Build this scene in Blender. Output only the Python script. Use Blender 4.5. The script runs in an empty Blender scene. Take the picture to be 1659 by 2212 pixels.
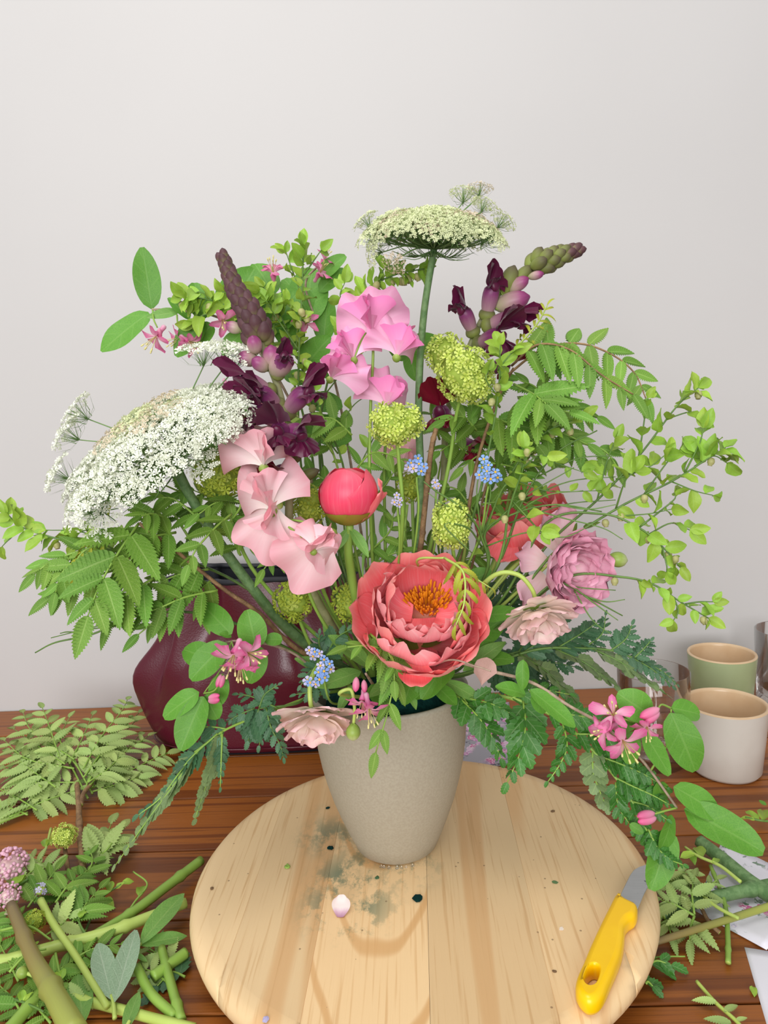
import bpy, bmesh, math, random
import numpy as np
from mathutils import Matrix, Vector, noise

random.seed(7)
D = bpy.data
SC = bpy.context.scene
COL = SC.collection
PI = math.pi
rnd = random.uniform

# ------------------------------------------------------------------ camera, world, lights, exposure
F = 1475.0
W_, H_ = 1659, 2212
CAM = Vector((0, 0, .43))
PITCH, ROLL = math.radians(7.0), math.radians(-3.0)
YAW = math.radians(2.04)
RM = Matrix.Rotation(YAW, 3, 'Z') @ Matrix.Rotation(PI / 2 - PITCH, 3, 'X') @ Matrix.Rotation(ROLL, 3, 'Z')
cd = D.cameras.new('camera')
cd.sensor_fit = 'HORIZONTAL'
cd.sensor_width = 36
cd.lens = 36 * F / W_
cd.clip_start = .02
cam = D.objects.new('camera', cd)
cam.matrix_world = Matrix.Translation(CAM) @ RM.to_4x4()
COL.objects.link(cam)
SC.camera = cam

w = D.worlds.new('world')
SC.world = w
w.use_nodes = True
w.node_tree.nodes['Background'].inputs[0].default_value = (1.0, .99, .985, 1)
w.node_tree.nodes['Background'].inputs[1].default_value = .50


def area(name, loc, target, size, size_y, power, color):
    l = D.lights.new(name, 'AREA')
    l.shape = 'RECTANGLE'
    l.size, l.size_y, l.energy, l.color = size, size_y, power, color
    o = D.objects.new(name, l)
    o.location = loc
    o.rotation_euler = (Vector(target) - Vector(loc)).to_track_quat('-Z', 'Y').to_euler()
    COL.objects.link(o)


area('ceiling_lamp', (-.35, -.1, 1.9), (-.05, .36, 0), 1.3, .9, 17, (1, .985, .96))
area('front_fill', (-.35, -2.0, .75), (0.05, 1.0, .4), 2.0, 1.2, 58, (1, .998, 1))  # added soft fill from behind the camera, evens the wall and brightens the flowers
SC.view_settings.view_transform = 'Standard'
SC.view_settings.look = 'None'
SC.view_settings.exposure = -0.08
SC.view_settings.gamma = 1
SC.view_settings.use_curve_mapping = False


# ------------------------------------------------------------------ pixel measurements of the photograph -> places in the room
def ray(px, py):
    return RM @ Vector(((px - W_ / 2) / F, -(py - H_ / 2) / F, -1))


def P(px, py, Y):
    d = ray(px, py)
    return CAM + d * (Y / d.y)


def T(px, py, z=0.0):
    d = ray(px, py)
    return CAM + d * ((z - CAM.z) / d.z)


def sc(p):                                   # metres per photograph pixel at a place
    return -((RM.transposed() @ (Vector(p) - CAM)).z) / F


RIGHT, UP, BACK = RM.col[0].copy(), RM.col[1].copy(), RM.col[2].copy()


def CV(x, y, z):
    return (RIGHT * x + UP * y + BACK * z).normalized()


# ------------------------------------------------------------------ materials
def lin(c):
    if isinstance(c, str):
        c = [int(c[i:i + 2], 16) / 255 for i in (0, 2, 4)]
    return [(x / 12.92 if x <= .04045 else ((x + .055) / 1.055) ** 2.4) for x in c] + [1]


class NT:
    def __init__(s, name):
        s.m = D.materials.new(name)
        s.m.use_nodes = True
        s.t = s.m.node_tree
        s.b = s.t.nodes['Principled BSDF']
        s.out = s.t.nodes['Material Output']

    def n(s, kind, props=None, **inp):
        nd = s.t.nodes.new(kind)
        for k, v in (props or {}).items():
            setattr(nd, k, v)
        for k, v in inp.items():
            i = int(k[1:]) if k[0] == 'i' and k[1:].isdigit() else k.replace('_', ' ')
            s.set(nd.inputs[i], v)
        return nd

    def set(s, sock, v):
        if isinstance(v, bpy.types.NodeSocket):
            s.t.links.new(v, sock)
        elif isinstance(v, bpy.types.Node):
            s.t.links.new(v.outputs[0], sock)
        else:
            sock.default_value = v

    def math(s, op, a, b=0.0, c=None):
        kw = dict(i0=a, i1=b)
        if c is not None:
            kw['i2'] = c
        return s.n('ShaderNodeMath', dict(operation=op), **kw).outputs[0]

    def mix(s, f, a, b, blend='MIX'):
        nd = s.n('ShaderNodeMix', dict(data_type='RGBA', blend_type=blend))
        s.set(nd.inputs[0], f); s.set(nd.inputs[6], a); s.set(nd.inputs[7], b)
        return nd.outputs[2]

    def ramp(s, f, stops):
        nd = s.n('ShaderNodeValToRGB', i0=f)
        e = nd.color_ramp.elements
        while len(e) < len(stops):
            e.new(.5)
        for k, (p, c) in enumerate(stops):
            e[k].position = p
            e[k].color = lin(c) if not (isinstance(c, (tuple, list)) and len(c) == 4) else c
        return nd.outputs[0]

    def smooth(s, x, lo, hi):
        return s.n('ShaderNodeMapRange', dict(interpolation_type='SMOOTHSTEP'), i0=x, i1=lo, i2=hi, i3=0.0, i4=1.0).outputs[0]


def mat(name, c, c2=None, rough=.5, spec=.4, transl=0., var=0., grad=None, vein=0, vk=9, ns=60, bump=0., streak=0., tc=None, sheen=0., hue=0.):
    k = NT(name)
    uv = k.n('ShaderNodeUVMap')
    sp = k.n('ShaderNodeSeparateXYZ', i0=uv)
    u = sp.outputs[0]
    v = k.math('ABSOLUTE', k.math('MULTIPLY_ADD', sp.outputs[1], 2.0, -1.0))
    obj = k.n('ShaderNodeTexCoord').outputs['Object']
    col = lin(c)
    if grad:
        wob = k.n('ShaderNodeTexNoise', Vector=k.n('ShaderNodeVectorMath', dict(operation='MULTIPLY'), i0=uv, i1=(1.2, 14, 1)), Scale=1.0, Detail=3.0)
        uu = k.math('ADD', u, k.math('MULTIPLY_ADD', wob, .24, -.12))
        col = k.ramp(uu, grad)
    if c2:
        nz = k.n('ShaderNodeTexNoise', Vector=obj, Scale=float(ns), Detail=3.0)
        col = k.mix(k.smooth(nz.outputs[0], .38, .66), col, lin(c2))
    if streak:
        nz = k.n('ShaderNodeTexNoise', Vector=k.n('ShaderNodeVectorMath', dict(operation='MULTIPLY'), i0=uv, i1=(1.5, 34, 1)), Scale=1.0, Detail=4.0)
        col = k.mix(k.math('MULTIPLY', k.smooth(nz, .45, .75), streak), col, (1, .93, .95, 1))
    h = None
    if vein:
        mid = k.math('SUBTRACT', 1.0, k.smooth(v, .03, .10))
        ph = k.math('MULTIPLY', k.math('SUBTRACT', u, k.math('MULTIPLY', v, .22)), 2 * PI * vk)
        sv = k.smooth(k.math('SINE', ph), .80, 1.0)
        both = k.math('MAXIMUM', mid, k.math('MULTIPLY', sv, .45))
        col = k.mix(k.math('MULTIPLY', both, vein), col, lin(tc or 'b4cf7c'))
        h = both
    if var or hue:
        oi = k.n('ShaderNodeObjectInfo').outputs['Random']
        hs = k.n('ShaderNodeHueSaturation', Color=col)
        k.set(hs.inputs['Value'], k.math('MULTIPLY_ADD', oi, 2 * var, 1 - var))
        if hue:
            r2 = k.math('FRACT', k.math('MULTIPLY', oi, 17.31))
            k.set(hs.inputs['Hue'], k.math('MULTIPLY_ADD', r2, 2 * hue, .5 - hue))
        col = hs.outputs[0]
    k.set(k.b.inputs['Base Color'], col)
    k.b.inputs['Roughness'].default_value = rough
    k.b.inputs['Specular IOR Level'].default_value = spec
    if sheen:
        k.b.inputs['Sheen Weight'].default_value = sheen
    if bump:
        nz = k.n('ShaderNodeTexNoise', Vector=obj, Scale=float(ns) * 3, Detail=3.0).outputs[0]
        hh = nz if h is None else k.math('SUBTRACT', k.math('MULTIPLY', nz, .5), k.math('MULTIPLY', h, .6))
        bp = k.n('ShaderNodeBump', Strength=bump, Distance=.002, Height=hh)
        k.set(k.b.inputs['Normal'], bp.outputs[0])
    if transl:
        tr = k.n('ShaderNodeBsdfTranslucent', Color=col)
        ms = k.n('ShaderNodeMixShader', i0=transl, i1=k.b.outputs[0], i2=tr.outputs[0])
        k.set(k.out.inputs[0], ms.outputs[0])
    return k.m


M = {}
M['sorb'] = mat('serrated leaf green', '7fab42', '6c9a36', rough=.5, transl=.18, var=.2, vein=.42, vk=11, bump=.3, hue=.012)
M['sorb_young'] = mat('young leaf yellow green', 'b4b83a', 'a4ae34', rough=.5, transl=.18, var=.14, vein=.3, vk=11, bump=.2)
M['sorb_dry'] = mat('cut leaf pale green', 'b4cb7c', 'a2bc68', rough=.55, transl=.18, var=.16, vein=.35, vk=10, bump=.2, hue=.012)
M['vacc'] = mat('bilberry leaf lime green', 'a2c64a', '8fb73e', rough=.42, transl=.18, var=.15, vein=.25, vk=5, bump=.15, hue=.012)
M['lon'] = mat('oval leaf mid green', '68a238', '5b9632', rough=.42, transl=.18, var=.12, vein=.2, vk=4, bump=.2, tc='9cc36c')
M['pleaf'] = mat('lance leaf green', '7fae54', '6fa04a', rough=.42, transl=.18, var=.12, vein=.25, vk=5, bump=.2)
M['silver'] = mat('silvery leaf underside', 'a3bf9e', '93b08e', rough=.5, transl=.2, var=.05, vein=.5, vk=6, bump=.35, tc='c5d6bc')
M['fern'] = mat('dark fern green', '4e7a54', '436c49', rough=.36, spec=.5, transl=.18, var=.2, vein=.3, vk=4, bump=.2, tc='86a888')
M['fernpale'] = mat('fern underside green', '839c68', '748d5a', rough=.45, transl=.2, var=.14, vein=.3, vk=4, bump=.2)
M['fernbright'] = mat('glossy fern green', '47852f', '3a752a', rough=.32, spec=.5, transl=.2, var=.18, vein=.4, vk=4, bump=.2, tc='9dbb87')
M['stem'] = mat('green stem', '8fb24e', '85a946', rough=.42, var=.08, ns=25)
M['stemdark'] = mat('dark green twig', '66883f', '587a38', rough=.45, var=.1, ns=90)
M['stemhairy'] = mat('ribbed grey green stem', '6f8f5c', '587a49', rough=.6, var=.05, ns=160, bump=.3)
M['stempale'] = mat('pale lime stem', 'b6cc68', 'aec45e', rough=.42, var=.06, ns=20)
M['stembrown'] = mat('brown woody stem', '9a7a55', '7d6044', rough=.7, var=.1, ns=140, bump=.5)
M['stempurple'] = mat('purple brown green stem', '8a8a45', rough=.42, grad=[(0, '7c6a48'), (.35, '8d7f48'), (.7, '93964a'), (1, '9fa850')])
M['stemsnap'] = mat('snapdragon stem', '9c9c72', '82855a', rough=.6, ns=80)
M['twiggrey'] = mat('grey brown twig', 'b09a86', '8e7a68', rough=.7, ns=160, bump=.3)
M['vib'] = mat('lime snowball floret', 'cbdc62', rough=.5, transl=.15, var=.12, grad=[(0, 'a6bf40'), (.5, 'cadb60'), (1, 'dbe884')])
M['vibdark'] = mat('olive snowball floret', 'bccb4c', 'a9ba40', rough=.5, transl=.22, var=.14)
M['vibcore'] = mat('snowball heart green', '9fb548', rough=.7)
M['umbwhite'] = mat('white lace floret', 'f4f5ea', 'e6ecd2', rough=.6, transl=.2, var=.05, ns=500)
M['umbcream'] = mat('greenish cream lace floret', 'e6ebc2', 'd2dca4', rough=.6, transl=.2, var=.08, ns=500)
M['umbpink'] = mat('pinkish lace floret', 'e6cabc', 'd8d8ae', rough=.6, transl=.2, var=.06, ns=500)
M['umbray'] = mat('dark green lace ray', '6f8f52', '5c7d48', rough=.6)
M['peony'] = mat('coral peony petal', 'f8787c', rough=.5, spec=.25, transl=.10, var=.05, grad=[(0, 'fcab80'), (.3, 'f8767c'), (.75, 'f87076'), (1, 'fca09a')], streak=.14, sheen=.1)
M['peonyin'] = mat('pink inner peony petal', 'fa7d8c', rough=.5, spec=.25, transl=.10, var=.05, grad=[(0, 'f76e74'), (.5, 'fb8492'), (1, 'feb0b2')], streak=.25, sheen=.1)
M['peonybud'] = mat('deep coral bud petal', 'ec4060', rough=.36, spec=.4, transl=.12, var=.03, grad=[(0, 'f0546a'), (.6, 'f64a6c'), (1, 'f8667c')], streak=.07)
M['stamen'] = mat('golden stamen', 'f3a522', 'e8931a', rough=.6, transl=.1, var=.12)
M['ran'] = mat('rose pink ranunculus petal', 'efb4c4', rough=.5, spec=.25, transl=.16, var=.06, grad=[(0, 'f6dad4'), (.6, 'f9c8d8'), (1, 'f4b2cc')], streak=.35)
M['ranpale'] = mat('blush ranunculus petal', 'f4d3ca', rough=.5, spec=.25, transl=.16, var=.05, grad=[(0, 'fdf0e0'), (.6, 'fdeae0'), (1, 'fbcdd0')], streak=.3)
M['pea'] = mat('pink sweet pea petal', 'f3aad0', rough=.5, spec=.2, transl=.16, var=.04, grad=[(0, 'fbd6e6'), (.5, 'f8bcda'), (1, 'f6a8d0')], streak=.12)
M['pealight'] = mat('pale pink sweet pea petal', 'f6c6cc', rough=.5, spec=.2, transl=.16, var=.04, grad=[(0, 'fcf3ea'), (.45, 'fbdcde'), (1, 'f9b8c4')], streak=.15)
M['peadeep'] = mat('deeper pink wing petal', 'ef86c0', rough=.5, spec=.2, transl=.16, var=.03, grad=[(0, 'f8b8d8'), (1, 'f48cc6')])
M['snap'] = mat('burgundy snapdragon petal', '661040', '540d32', rough=.36, spec=.4, transl=.12, var=.12, ns=120, sheen=.15)
M['snapred'] = mat('dark red snapdragon petal', '82162e', '6c1024', rough=.38, spec=.4, transl=.12, var=.1, ns=120)
M['snaptube'] = mat('mauve snapdragon tube', 'b07a92', rough=.4, transl=.12, var=.05, grad=[(0, 'b9b98a'), (.35, 'b58a98'), (.75, '8a3f72'), (1, '64204f')])
M['snapbud'] = mat('brown green snapdragon bud', '6d5546', rough=.55, var=.12, grad=[(0, '98a262'), (.3, '827a54'), (.6, '5e4042'), (1, '4c3038')], spec=.3)
M['snapbudg'] = mat('green snapdragon bud', '77803e', rough=.55, var=.14, grad=[(0, '8f9f4c'), (.5, '7c8446'), (1, '564a3c')], spec=.3)
M['snapbudp'] = mat('pink tipped snapdragon bud', 'a6788a', rough=.4, var=.06, grad=[(0, 'b2b684'), (.45, 'b79a94'), (.8, '9a4878'), (1, '7c2c60')])
M['myo'] = mat('forget me not blue petal', '8fb0ea', '7b9fe2', rough=.5, transl=.2, var=.1, ns=100)
M['myopale'] = mat('pale lilac forget me not petal', 'cfc8ea', 'bdb8e4', rough=.5, transl=.2, var=.08, ns=100)
M['myoeye'] = mat('yellow flower eye', 'f0b428', rough=.5)
M['lonfl'] = mat('pink honeysuckle petal', 'ea8db4', rough=.45, transl=.28, var=.1, grad=[(0, 'f8d3e0'), (.5, 'f2a6c8'), (1, 'e565a4')], streak=.25)
M['lonbud'] = mat('deep pink honeysuckle bud', 'e4689c', rough=.42, transl=.15, var=.08, grad=[(0, 'efa8c0'), (1, 'df5890')])
M['lonst'] = mat('cream yellow stamen', 'efe7a0', rough=.5, transl=.2)
M['sepal'] = mat('green sepal', '8fae4a', '7f9e3e', rough=.45, transl=.15, var=.1, vein=.2, vk=5)
M['sepalolive'] = mat('olive green sepal', '8c8c2c', 'a08838', rough=.42, transl=.1)
M['gbud'] = mat('green flower bud', '8fa64a', rough=.42, grad=[(0, '7d9a3c'), (.6, '96ac52'), (1, 'c8cf9a')])
M['berry'] = mat('greenish pink bell', 'bccb7c', 'c6ab84', rough=.45, transl=.2, var=.1, ns=120)
M['foam'] = mat('dark teal floral foam', '123f3b', '0d302e', rough=.95, spec=.1, ns=260, bump=.6)
M['pinkpet'] = mat('dry blush petal', 'dcb6ac', 'cda59c', rough=.55, transl=.2)
M['lilacpet'] = mat('white to mauve fallen petal', 'e5d3d6', rough=.35, transl=.15, grad=[(0, 'b987a6'), (.25, 'd9b4c6'), (.45, 'e8dcda'), (1, 'e6d6d4')])


# plain and special surfaces -----------------------------------------------------------------
def simple(name, c, rough=.5, spec=.5, metal=0., c2=None, ns=40, bump=0., bs=400):
    k = NT(name)
    obj = k.n('ShaderNodeTexCoord').outputs['Object']
    col = lin(c)
    if c2:
        nz = k.n('ShaderNodeTexNoise', Vector=obj, Scale=float(ns), Detail=4.0)
        col = k.mix(k.smooth(nz.outputs[0], .35, .65), col, lin(c2))
    k.set(k.b.inputs['Base Color'], col)
    k.b.inputs['Roughness'].default_value = rough
    k.b.inputs['Specular IOR Level'].default_value = spec
    k.b.inputs['Metallic'].default_value = metal
    if bump:
        nz = k.n('ShaderNodeTexNoise', Vector=obj, Scale=float(bs), Detail=3.0).outputs[0]
        k.set(k.b.inputs['Normal'], k.n('ShaderNodeBump', Strength=bump, Distance=.001, Height=nz).outputs[0])
    return k.m


M['wall'] = simple('painted wall', 'cdcbca', rough=.85, spec=.15, c2='cac8c7', ns=1.6, bump=.08, bs=60)
M['floor'] = simple('grey floor', '8f8a84', rough=.7, c2='857f78', ns=3)
M['ceram'] = simple('matt taupe ceramic', 'aca594', rough=.5, spec=.35, c2='a59d8c', ns=500)
M['cupgrey'] = simple('pale grey glaze', 'd2cdc4', rough=.28, spec=.5, c2='cbc5bb', ns=18)
M['cupgreen'] = simple('sage green glaze', 'a9b88c', rough=.3, spec=.5, c2='a0b082', ns=18)
M['cupin'] = simple('sand coloured glaze', 'dcc09c', rough=.28, spec=.5, c2='d4b48e', ns=25)
M['yellow'] = simple('yellow plastic', 'ffce04', rough=.32, spec=.5, c2='fbc704', ns=30)
M['lining'] = simple('black bag lining', '1c1e26', rough=.6)
M['paper'] = simple('white card', 'e9e8f0', rough=.5, c2='e2e1ea', ns=10)


def leather():
    k = NT('burgundy leather')
    obj = k.n('ShaderNodeTexCoord').outputs['Object']
    nz = k.n('ShaderNodeTexNoise', Vector=obj, Scale=14.0, Detail=4.0)
    k.set(k.b.inputs['Base Color'], k.mix(nz.outputs[0], lin('601a2c'), lin('4a1220')))
    k.b.inputs['Roughness'].default_value = .30
    k.b.inputs['Specular IOR Level'].default_value = .55
    vo = k.n('ShaderNodeTexVoronoi', Vector=obj, Scale=420.0)
    k.set(k.b.inputs['Normal'], k.n('ShaderNodeBump', Strength=.12, Distance=.001, Height=vo.outputs[0]).outputs[0])
    return k.m


M['leather'] = leather()


def glass():
    k = NT('clear glass')
    lw = k.n('ShaderNodeLayerWeight', Blend=.2)
    tr = k.n('ShaderNodeBsdfTransparent', Color=(.985, .99, .988, 1))
    gl = k.n('ShaderNodeBsdfGlossy', Color=(1, 1, 1, 1), Roughness=.02)
    ms = k.n('ShaderNodeMixShader', i0=k.math('MULTIPLY_ADD', lw.outputs['Fresnel'], .8, .03), i1=tr.outputs[0], i2=gl.outputs[0])
    k.set(k.out.inputs[0], ms.outputs[0])
    return k.m


M['glass'] = glass()


def steel():
    k = NT('brushed steel blade')
    obj = k.n('ShaderNodeTexCoord').outputs['Object']
    nz = k.n('ShaderNodeTexNoise', Vector=k.n('ShaderNodeMapping', Vector=obj, Scale=(60, 900, 60)), Scale=1.0, Detail=3.0)
    sp = k.n('ShaderNodeTexNoise', Vector=obj, Scale=150.0, Detail=5.0)
    c = k.mix(nz.outputs[0], lin('aeb2b4'), lin('c4c6c7'))
    c = k.mix(k.smooth(sp.outputs[0], .63, .70), c, lin('6d7672'))
    k.set(k.b.inputs['Base Color'], c)
    k.b.inputs['Metallic'].default_value = .75
    k.b.inputs['Roughness'].default_value = .42
    return k.m


M['steel'] = steel()


def wood(name, ca, cb, cc, along, freq, rough, stain=None, spec=.4, grainbump=.15, st=None, cath=None):
    """grain runs along the given object axis; each plank object gets its own phase and tone."""
    k = NT(name)
    tc = k.n('ShaderNodeTexCoord').outputs['Object']
    oi = k.n('ShaderNodeObjectInfo').outputs['Random']
    off = k.n('ShaderNodeCombineXYZ', i0=k.math('MULTIPLY', oi, 3.1), i1=k.math('MULTIPLY', oi, 7.7), i2=k.math('MULTIPLY', oi, 1.3))
    pos = k.n('ShaderNodeVectorMath', dict(operation='ADD'), i0=tc, i1=off.outputs[0]).outputs[0]
    s = st or ((1.3, 11, 11) if along == 'X' else (11, 1.3, 11))
    st = k.n('ShaderNodeVectorMath', dict(operation='MULTIPLY'), i0=pos, i1=s).outputs[0]
    n1 = k.n('ShaderNodeTexNoise', Vector=st, Scale=1.0, Detail=2.0, Distortion=.6).outputs[0]
    if cath:                                   # flat-sawn board: nested arches round (x0, y0)
        xyz = k.n('ShaderNodeSeparateXYZ', i0=tc)
        dx = k.math('SUBTRACT', xyz.outputs[0], cath[0])
        f = k.math('SUBTRACT', k.math('MULTIPLY', xyz.outputs[1], cath[2]), k.math('MULTIPLY', k.math('MULTIPLY', dx, dx), cath[1]))
        wn = k.n('ShaderNodeTexNoise', Vector=k.n('ShaderNodeVectorMath', dict(operation='MULTIPLY'), i0=tc, i1=(20, 5, 5)).outputs[0], Scale=1.0, Detail=2.0).outputs[0]
        rings = k.math('MULTIPLY', k.smooth(k.math('SINE', k.math('ADD', f, k.math('MULTIPLY', wn, 4.0))), .78, 1.0), .8)
    else:
        rings = k.math('SINE', k.math('MULTIPLY', n1, freq))
    s2 = (9, 330, 60) if along == 'X' else (330, 9, 60)
    fine = k.n('ShaderNodeTexNoise', Vector=k.n('ShaderNodeVectorMath', dict(operation='MULTIPLY'), i0=pos, i1=s2).outputs[0], Scale=1.0, Detail=4.0).outputs[0]
    c = k.mix(k.smooth(rings, .2, 1.0) if not cath else rings, lin(ca), lin('cf9f66' if cath else cb))
    c = k.mix(k.math('MULTIPLY', k.smooth(fine, .52, .72), .55), c, lin(cc))
    big = k.n('ShaderNodeTexNoise', Vector=pos, Scale=4.0, Detail=2.0).outputs[0]
    c = k.mix(k.math('MULTIPLY', k.smooth(big, .4, .7), .3), c, lin(cb))
    hs = k.n('ShaderNodeHueSaturation', Color=c)
    k.set(hs.inputs['Value'], k.math('MULTIPLY_ADD', oi, .2, .9))
    c = hs.outputs[0]
    if stain:
        for (x, y, r, amt, scl) in stain:
            dv = k.n('ShaderNodeVectorMath', dict(operation='DISTANCE'), i0=tc, i1=(x, y, .0)).outputs['Value']
            nz = k.n('ShaderNodeTexNoise', Vector=k.n('ShaderNodeVectorMath', dict(operation='MULTIPLY'), i0=tc, i1=(1.3 * scl, .8 * scl, scl)).outputs[0], Scale=1.0, Detail=6.0, Roughness=.7).outputs[0]
            m = k.math('MULTIPLY', k.math('SUBTRACT', 1.0, k.smooth(dv, r * .35, r)), k.smooth(nz, .47, .60))
            c = k.mix(k.math('MULTIPLY', m, amt), c, lin('4d7563'))
        sp = k.n('ShaderNodeTexVoronoi', Vector=tc, Scale=62.0)
        c = k.mix(k.math('MULTIPLY', k.math('LESS_THAN', sp.outputs[0], .055), .6), c, lin('6a4a34'))
    k.set(k.b.inputs['Base Color'], c)
    k.b.inputs['Roughness'].default_value = rough
    k.b.inputs['Specular IOR Level'].default_value = spec
    k.set(k.b.inputs['Normal'], k.n('ShaderNodeBump', Strength=grainbump, Distance=.0015, Height=fine).outputs[0])
    return k.m


M['table'] = wood('oiled red brown table wood', '98581f', '723c12', '50280b', 'X', 24, .38, grainbump=.25, st=(.45, 24, 11))


def printed(name, base, blobs, leaf, scale, lo=.30, dens=.55):
    k = NT(name)
    tc = k.n('ShaderNodeTexCoord').outputs['Object']
    wob = k.n('ShaderNodeTexNoise', Vector=tc, Scale=90.0, Detail=3.0)
    pos = k.n('ShaderNodeVectorMath', dict(operation='ADD'), i0=tc, i1=k.n('ShaderNodeVectorMath', dict(operation='SCALE'), i0=wob.outputs['Color'], Scale=.006).outputs[0]).outputs[0]
    v = k.n('ShaderNodeTexVoronoi', Vector=pos, Scale=float(scale))
    pick = k.n('ShaderNodeSeparateXYZ', i0=v.outputs['Color'])
    area_ = k.n('ShaderNodeTexNoise', Vector=tc, Scale=22.0, Detail=1.0).outputs[0]
    zone = k.smooth(area_, dens - .06, dens + .04)
    bl = k.math('MULTIPLY', k.math('LESS_THAN', v.outputs['Distance'], lo), zone)
    fold = k.n('ShaderNodeTexNoise', Vector=tc, Scale=400.0, Detail=3.0).outputs[0]
    colr = k.ramp(pick.outputs[0], blobs)
    colr = k.mix(k.smooth(fold, .45, .62), colr, lin('f0dbe6'))
    lf = k.n('ShaderNodeTexNoise', Vector=pos, Scale=170.0, Detail=4.0).outputs[0]
    c = k.mix(k.math('MULTIPLY', k.smooth(lf, .56, .62), zone), lin(base), lin(leaf))
    c = k.mix(bl, c, colr)
    k.set(k.b.inputs['Base Color'], c)
    k.b.inputs['Roughness'].default_value = .35
    return k.m


M['print'] = printed('white floral print paper', 'e6e4ee', [(0, 'c9408c'), (.5, 'd86aa8'), (.8, '8d7fc0')], '6d8a72', 70)
M['photo'] = printed('grey photo print of pink roses', 'a9a6b0', [(0, 'd25a9a'), (.5, 'c990c6'), (1, 'e6c6dc')], '5c5a66', 60, lo=.5, dens=.45)


# ------------------------------------------------------------------ objects
WM = {}


def thing(name, label, cat, base, group=None):
    o = D.objects.new(name, None)
    o.empty_display_size = .01
    o.location = base
    o['label'] = label
    o['category'] = cat
    if group:
        o['group'] = group
    COL.objects.link(o)
    WM[o.name] = Matrix.Translation(base)
    return o


def part(name, me, parent=None, Wm=None, material=None, label=None, kind=None, cat=None, group=None):
    if material is not None and not me.materials:
        me.materials.append(material)
    o = D.objects.new(name, me)
    Wm = Wm or Matrix.Identity(4)
    if parent is not None:
        o.parent = parent
        o.matrix_basis = WM[parent.name].inverted() @ Wm
    else:
        o.matrix_basis = Wm
    WM[o.name] = Wm.copy()
    if label:
        o['label'] = label
    if kind:
        o['kind'] = kind
    if cat:
        o['category'] = cat
    if group:
        o['group'] = group
    COL.objects.link(o)
    return o


def mesh(name, vs, fs, uvs=None, smooth=True):
    me = D.meshes.new(name)
    me.from_pydata([tuple(v) for v in vs], [], fs)
    if uvs is not None:
        lay = me.uv_layers.new(name='UVMap')
        idx = np.empty(len(me.loops), dtype=np.int32)
        me.loops.foreach_get('vertex_index', idx)
        lay.data.foreach_set('uv', np.asarray(uvs, dtype=np.float32)[idx].ravel())
    if smooth:
        me.polygons.foreach_set('use_smooth', [True] * len(me.polygons))
    me.update()
    return me


def grid(name, nu, nv, fn, wrap=False):
    vs, uv, fs = [], [], []
    for i in range(nu + 1):
        for j in range(nv + 1):
            u, v = i / nu, -1 + 2 * j / nv
            vs.append(fn(u, v, i, j))
            uv.append((u, (v + 1) / 2))
    for i in range(nu):
        for j in range(nv):
            a = i * (nv + 1) + j
            fs.append((a, a + nv + 1, a + nv + 2, a + 1))
    return mesh(name, vs, fs, uv)


def crv(pts, n):
    """Catmull-Rom through points, n samples a span"""
    p = [Vector(q) for q in pts]
    if len(p) == 2:
        p = [p[0], p[0].lerp(p[1], .5), p[1]]
    p = [p[0] * 2 - p[1]] + p + [p[-1] * 2 - p[-2]]
    out = []
    for k in range(1, len(p) - 2):
        a, b, c, d = p[k - 1:k + 3]
        for i in range(n):
            t = i / n
            out.append(.5 * ((2 * b) + (c - a) * t + (2 * a - 5 * b + 4 * c - d) * t * t + (3 * b - a - 3 * c + d) * t ** 3))
    out.append(p[-2])
    return out


def tube_mesh(name, pts, r0, r1=None, sides=6, ribs=0., node=0):
    r1 = r0 if r1 is None else r1
    n = len(pts)
    vs, fs, uv = [], [], []
    t0 = (pts[1] - pts[0]).normalized()
    x = t0.orthogonal().normalized()
    for i, p in enumerate(pts):
        t = (pts[min(i + 1, n - 1)] - pts[max(i - 1, 0)]).normalized()
        x = (x - t * x.dot(t)).normalized()
        y = t.cross(x)
        r = r0 + (r1 - r0) * i / (n - 1)
        if node and i % node == node // 2:
            r *= 1.25
        for k in range(sides):
            a = 2 * PI * k / sides
            rr = r * (1 + ribs * (k % 2))
            vs.append(p + x * (math.cos(a) * rr) + y * (math.sin(a) * rr))
            uv.append((i / (n - 1), k / sides))
    for i in range(n - 1):
        for k in range(sides):
            a, b = i * sides + k, i * sides + (k + 1) % sides
            fs.append((a, b, b + sides, a + sides))
    fs.append(tuple(range(sides))[::-1])
    fs.append(tuple(range((n - 1) * sides, n * sides)))
    return mesh(name, vs, fs, uv)


def tube(name, pts, r0, r1, m, parent=None, sides=6, **kw):
    o = pts[0].copy()
    tk = {k: kw.pop(k) for k in ('ribs', 'node') if k in kw}
    me = tube_mesh(name, [p - o for p in pts], r0, r1, sides, **tk)
    return part(name, me, parent, Matrix.Translation(o), m, **kw)


def px(pts):
    return [P(*p) for p in pts]


def frame(p, d, n, s=1.0):
    d = d.normalized()
    y = n.cross(d)
    if y.length < 1e-5:
        y = d.orthogonal()
    y.normalize()
    n = d.cross(y)
    sx = s if isinstance(s, tuple) else (s, s, s)
    m = Matrix.Identity(4)
    for r in range(3):
        m[r][0], m[r][1], m[r][2], m[r][3] = d[r] * sx[0], y[r] * sx[1], n[r] * sx[2], p[r]
    return m


def tocam(p):
    return (CAM - Vector(p)).normalized()


def jit(v, a):
    return (v + Vector((rnd(-a, a), rnd(-a, a), rnd(-a, a)))).normalized()


# ------------------------------------------------------------------ leaf meshes (length 1 along X, face up +Z)
def prof(u, a, b):
    um = a / (a + b)
    return (max(u, 0) / um) ** a * (max(1 - u, 0) / (1 - um)) ** b


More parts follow.
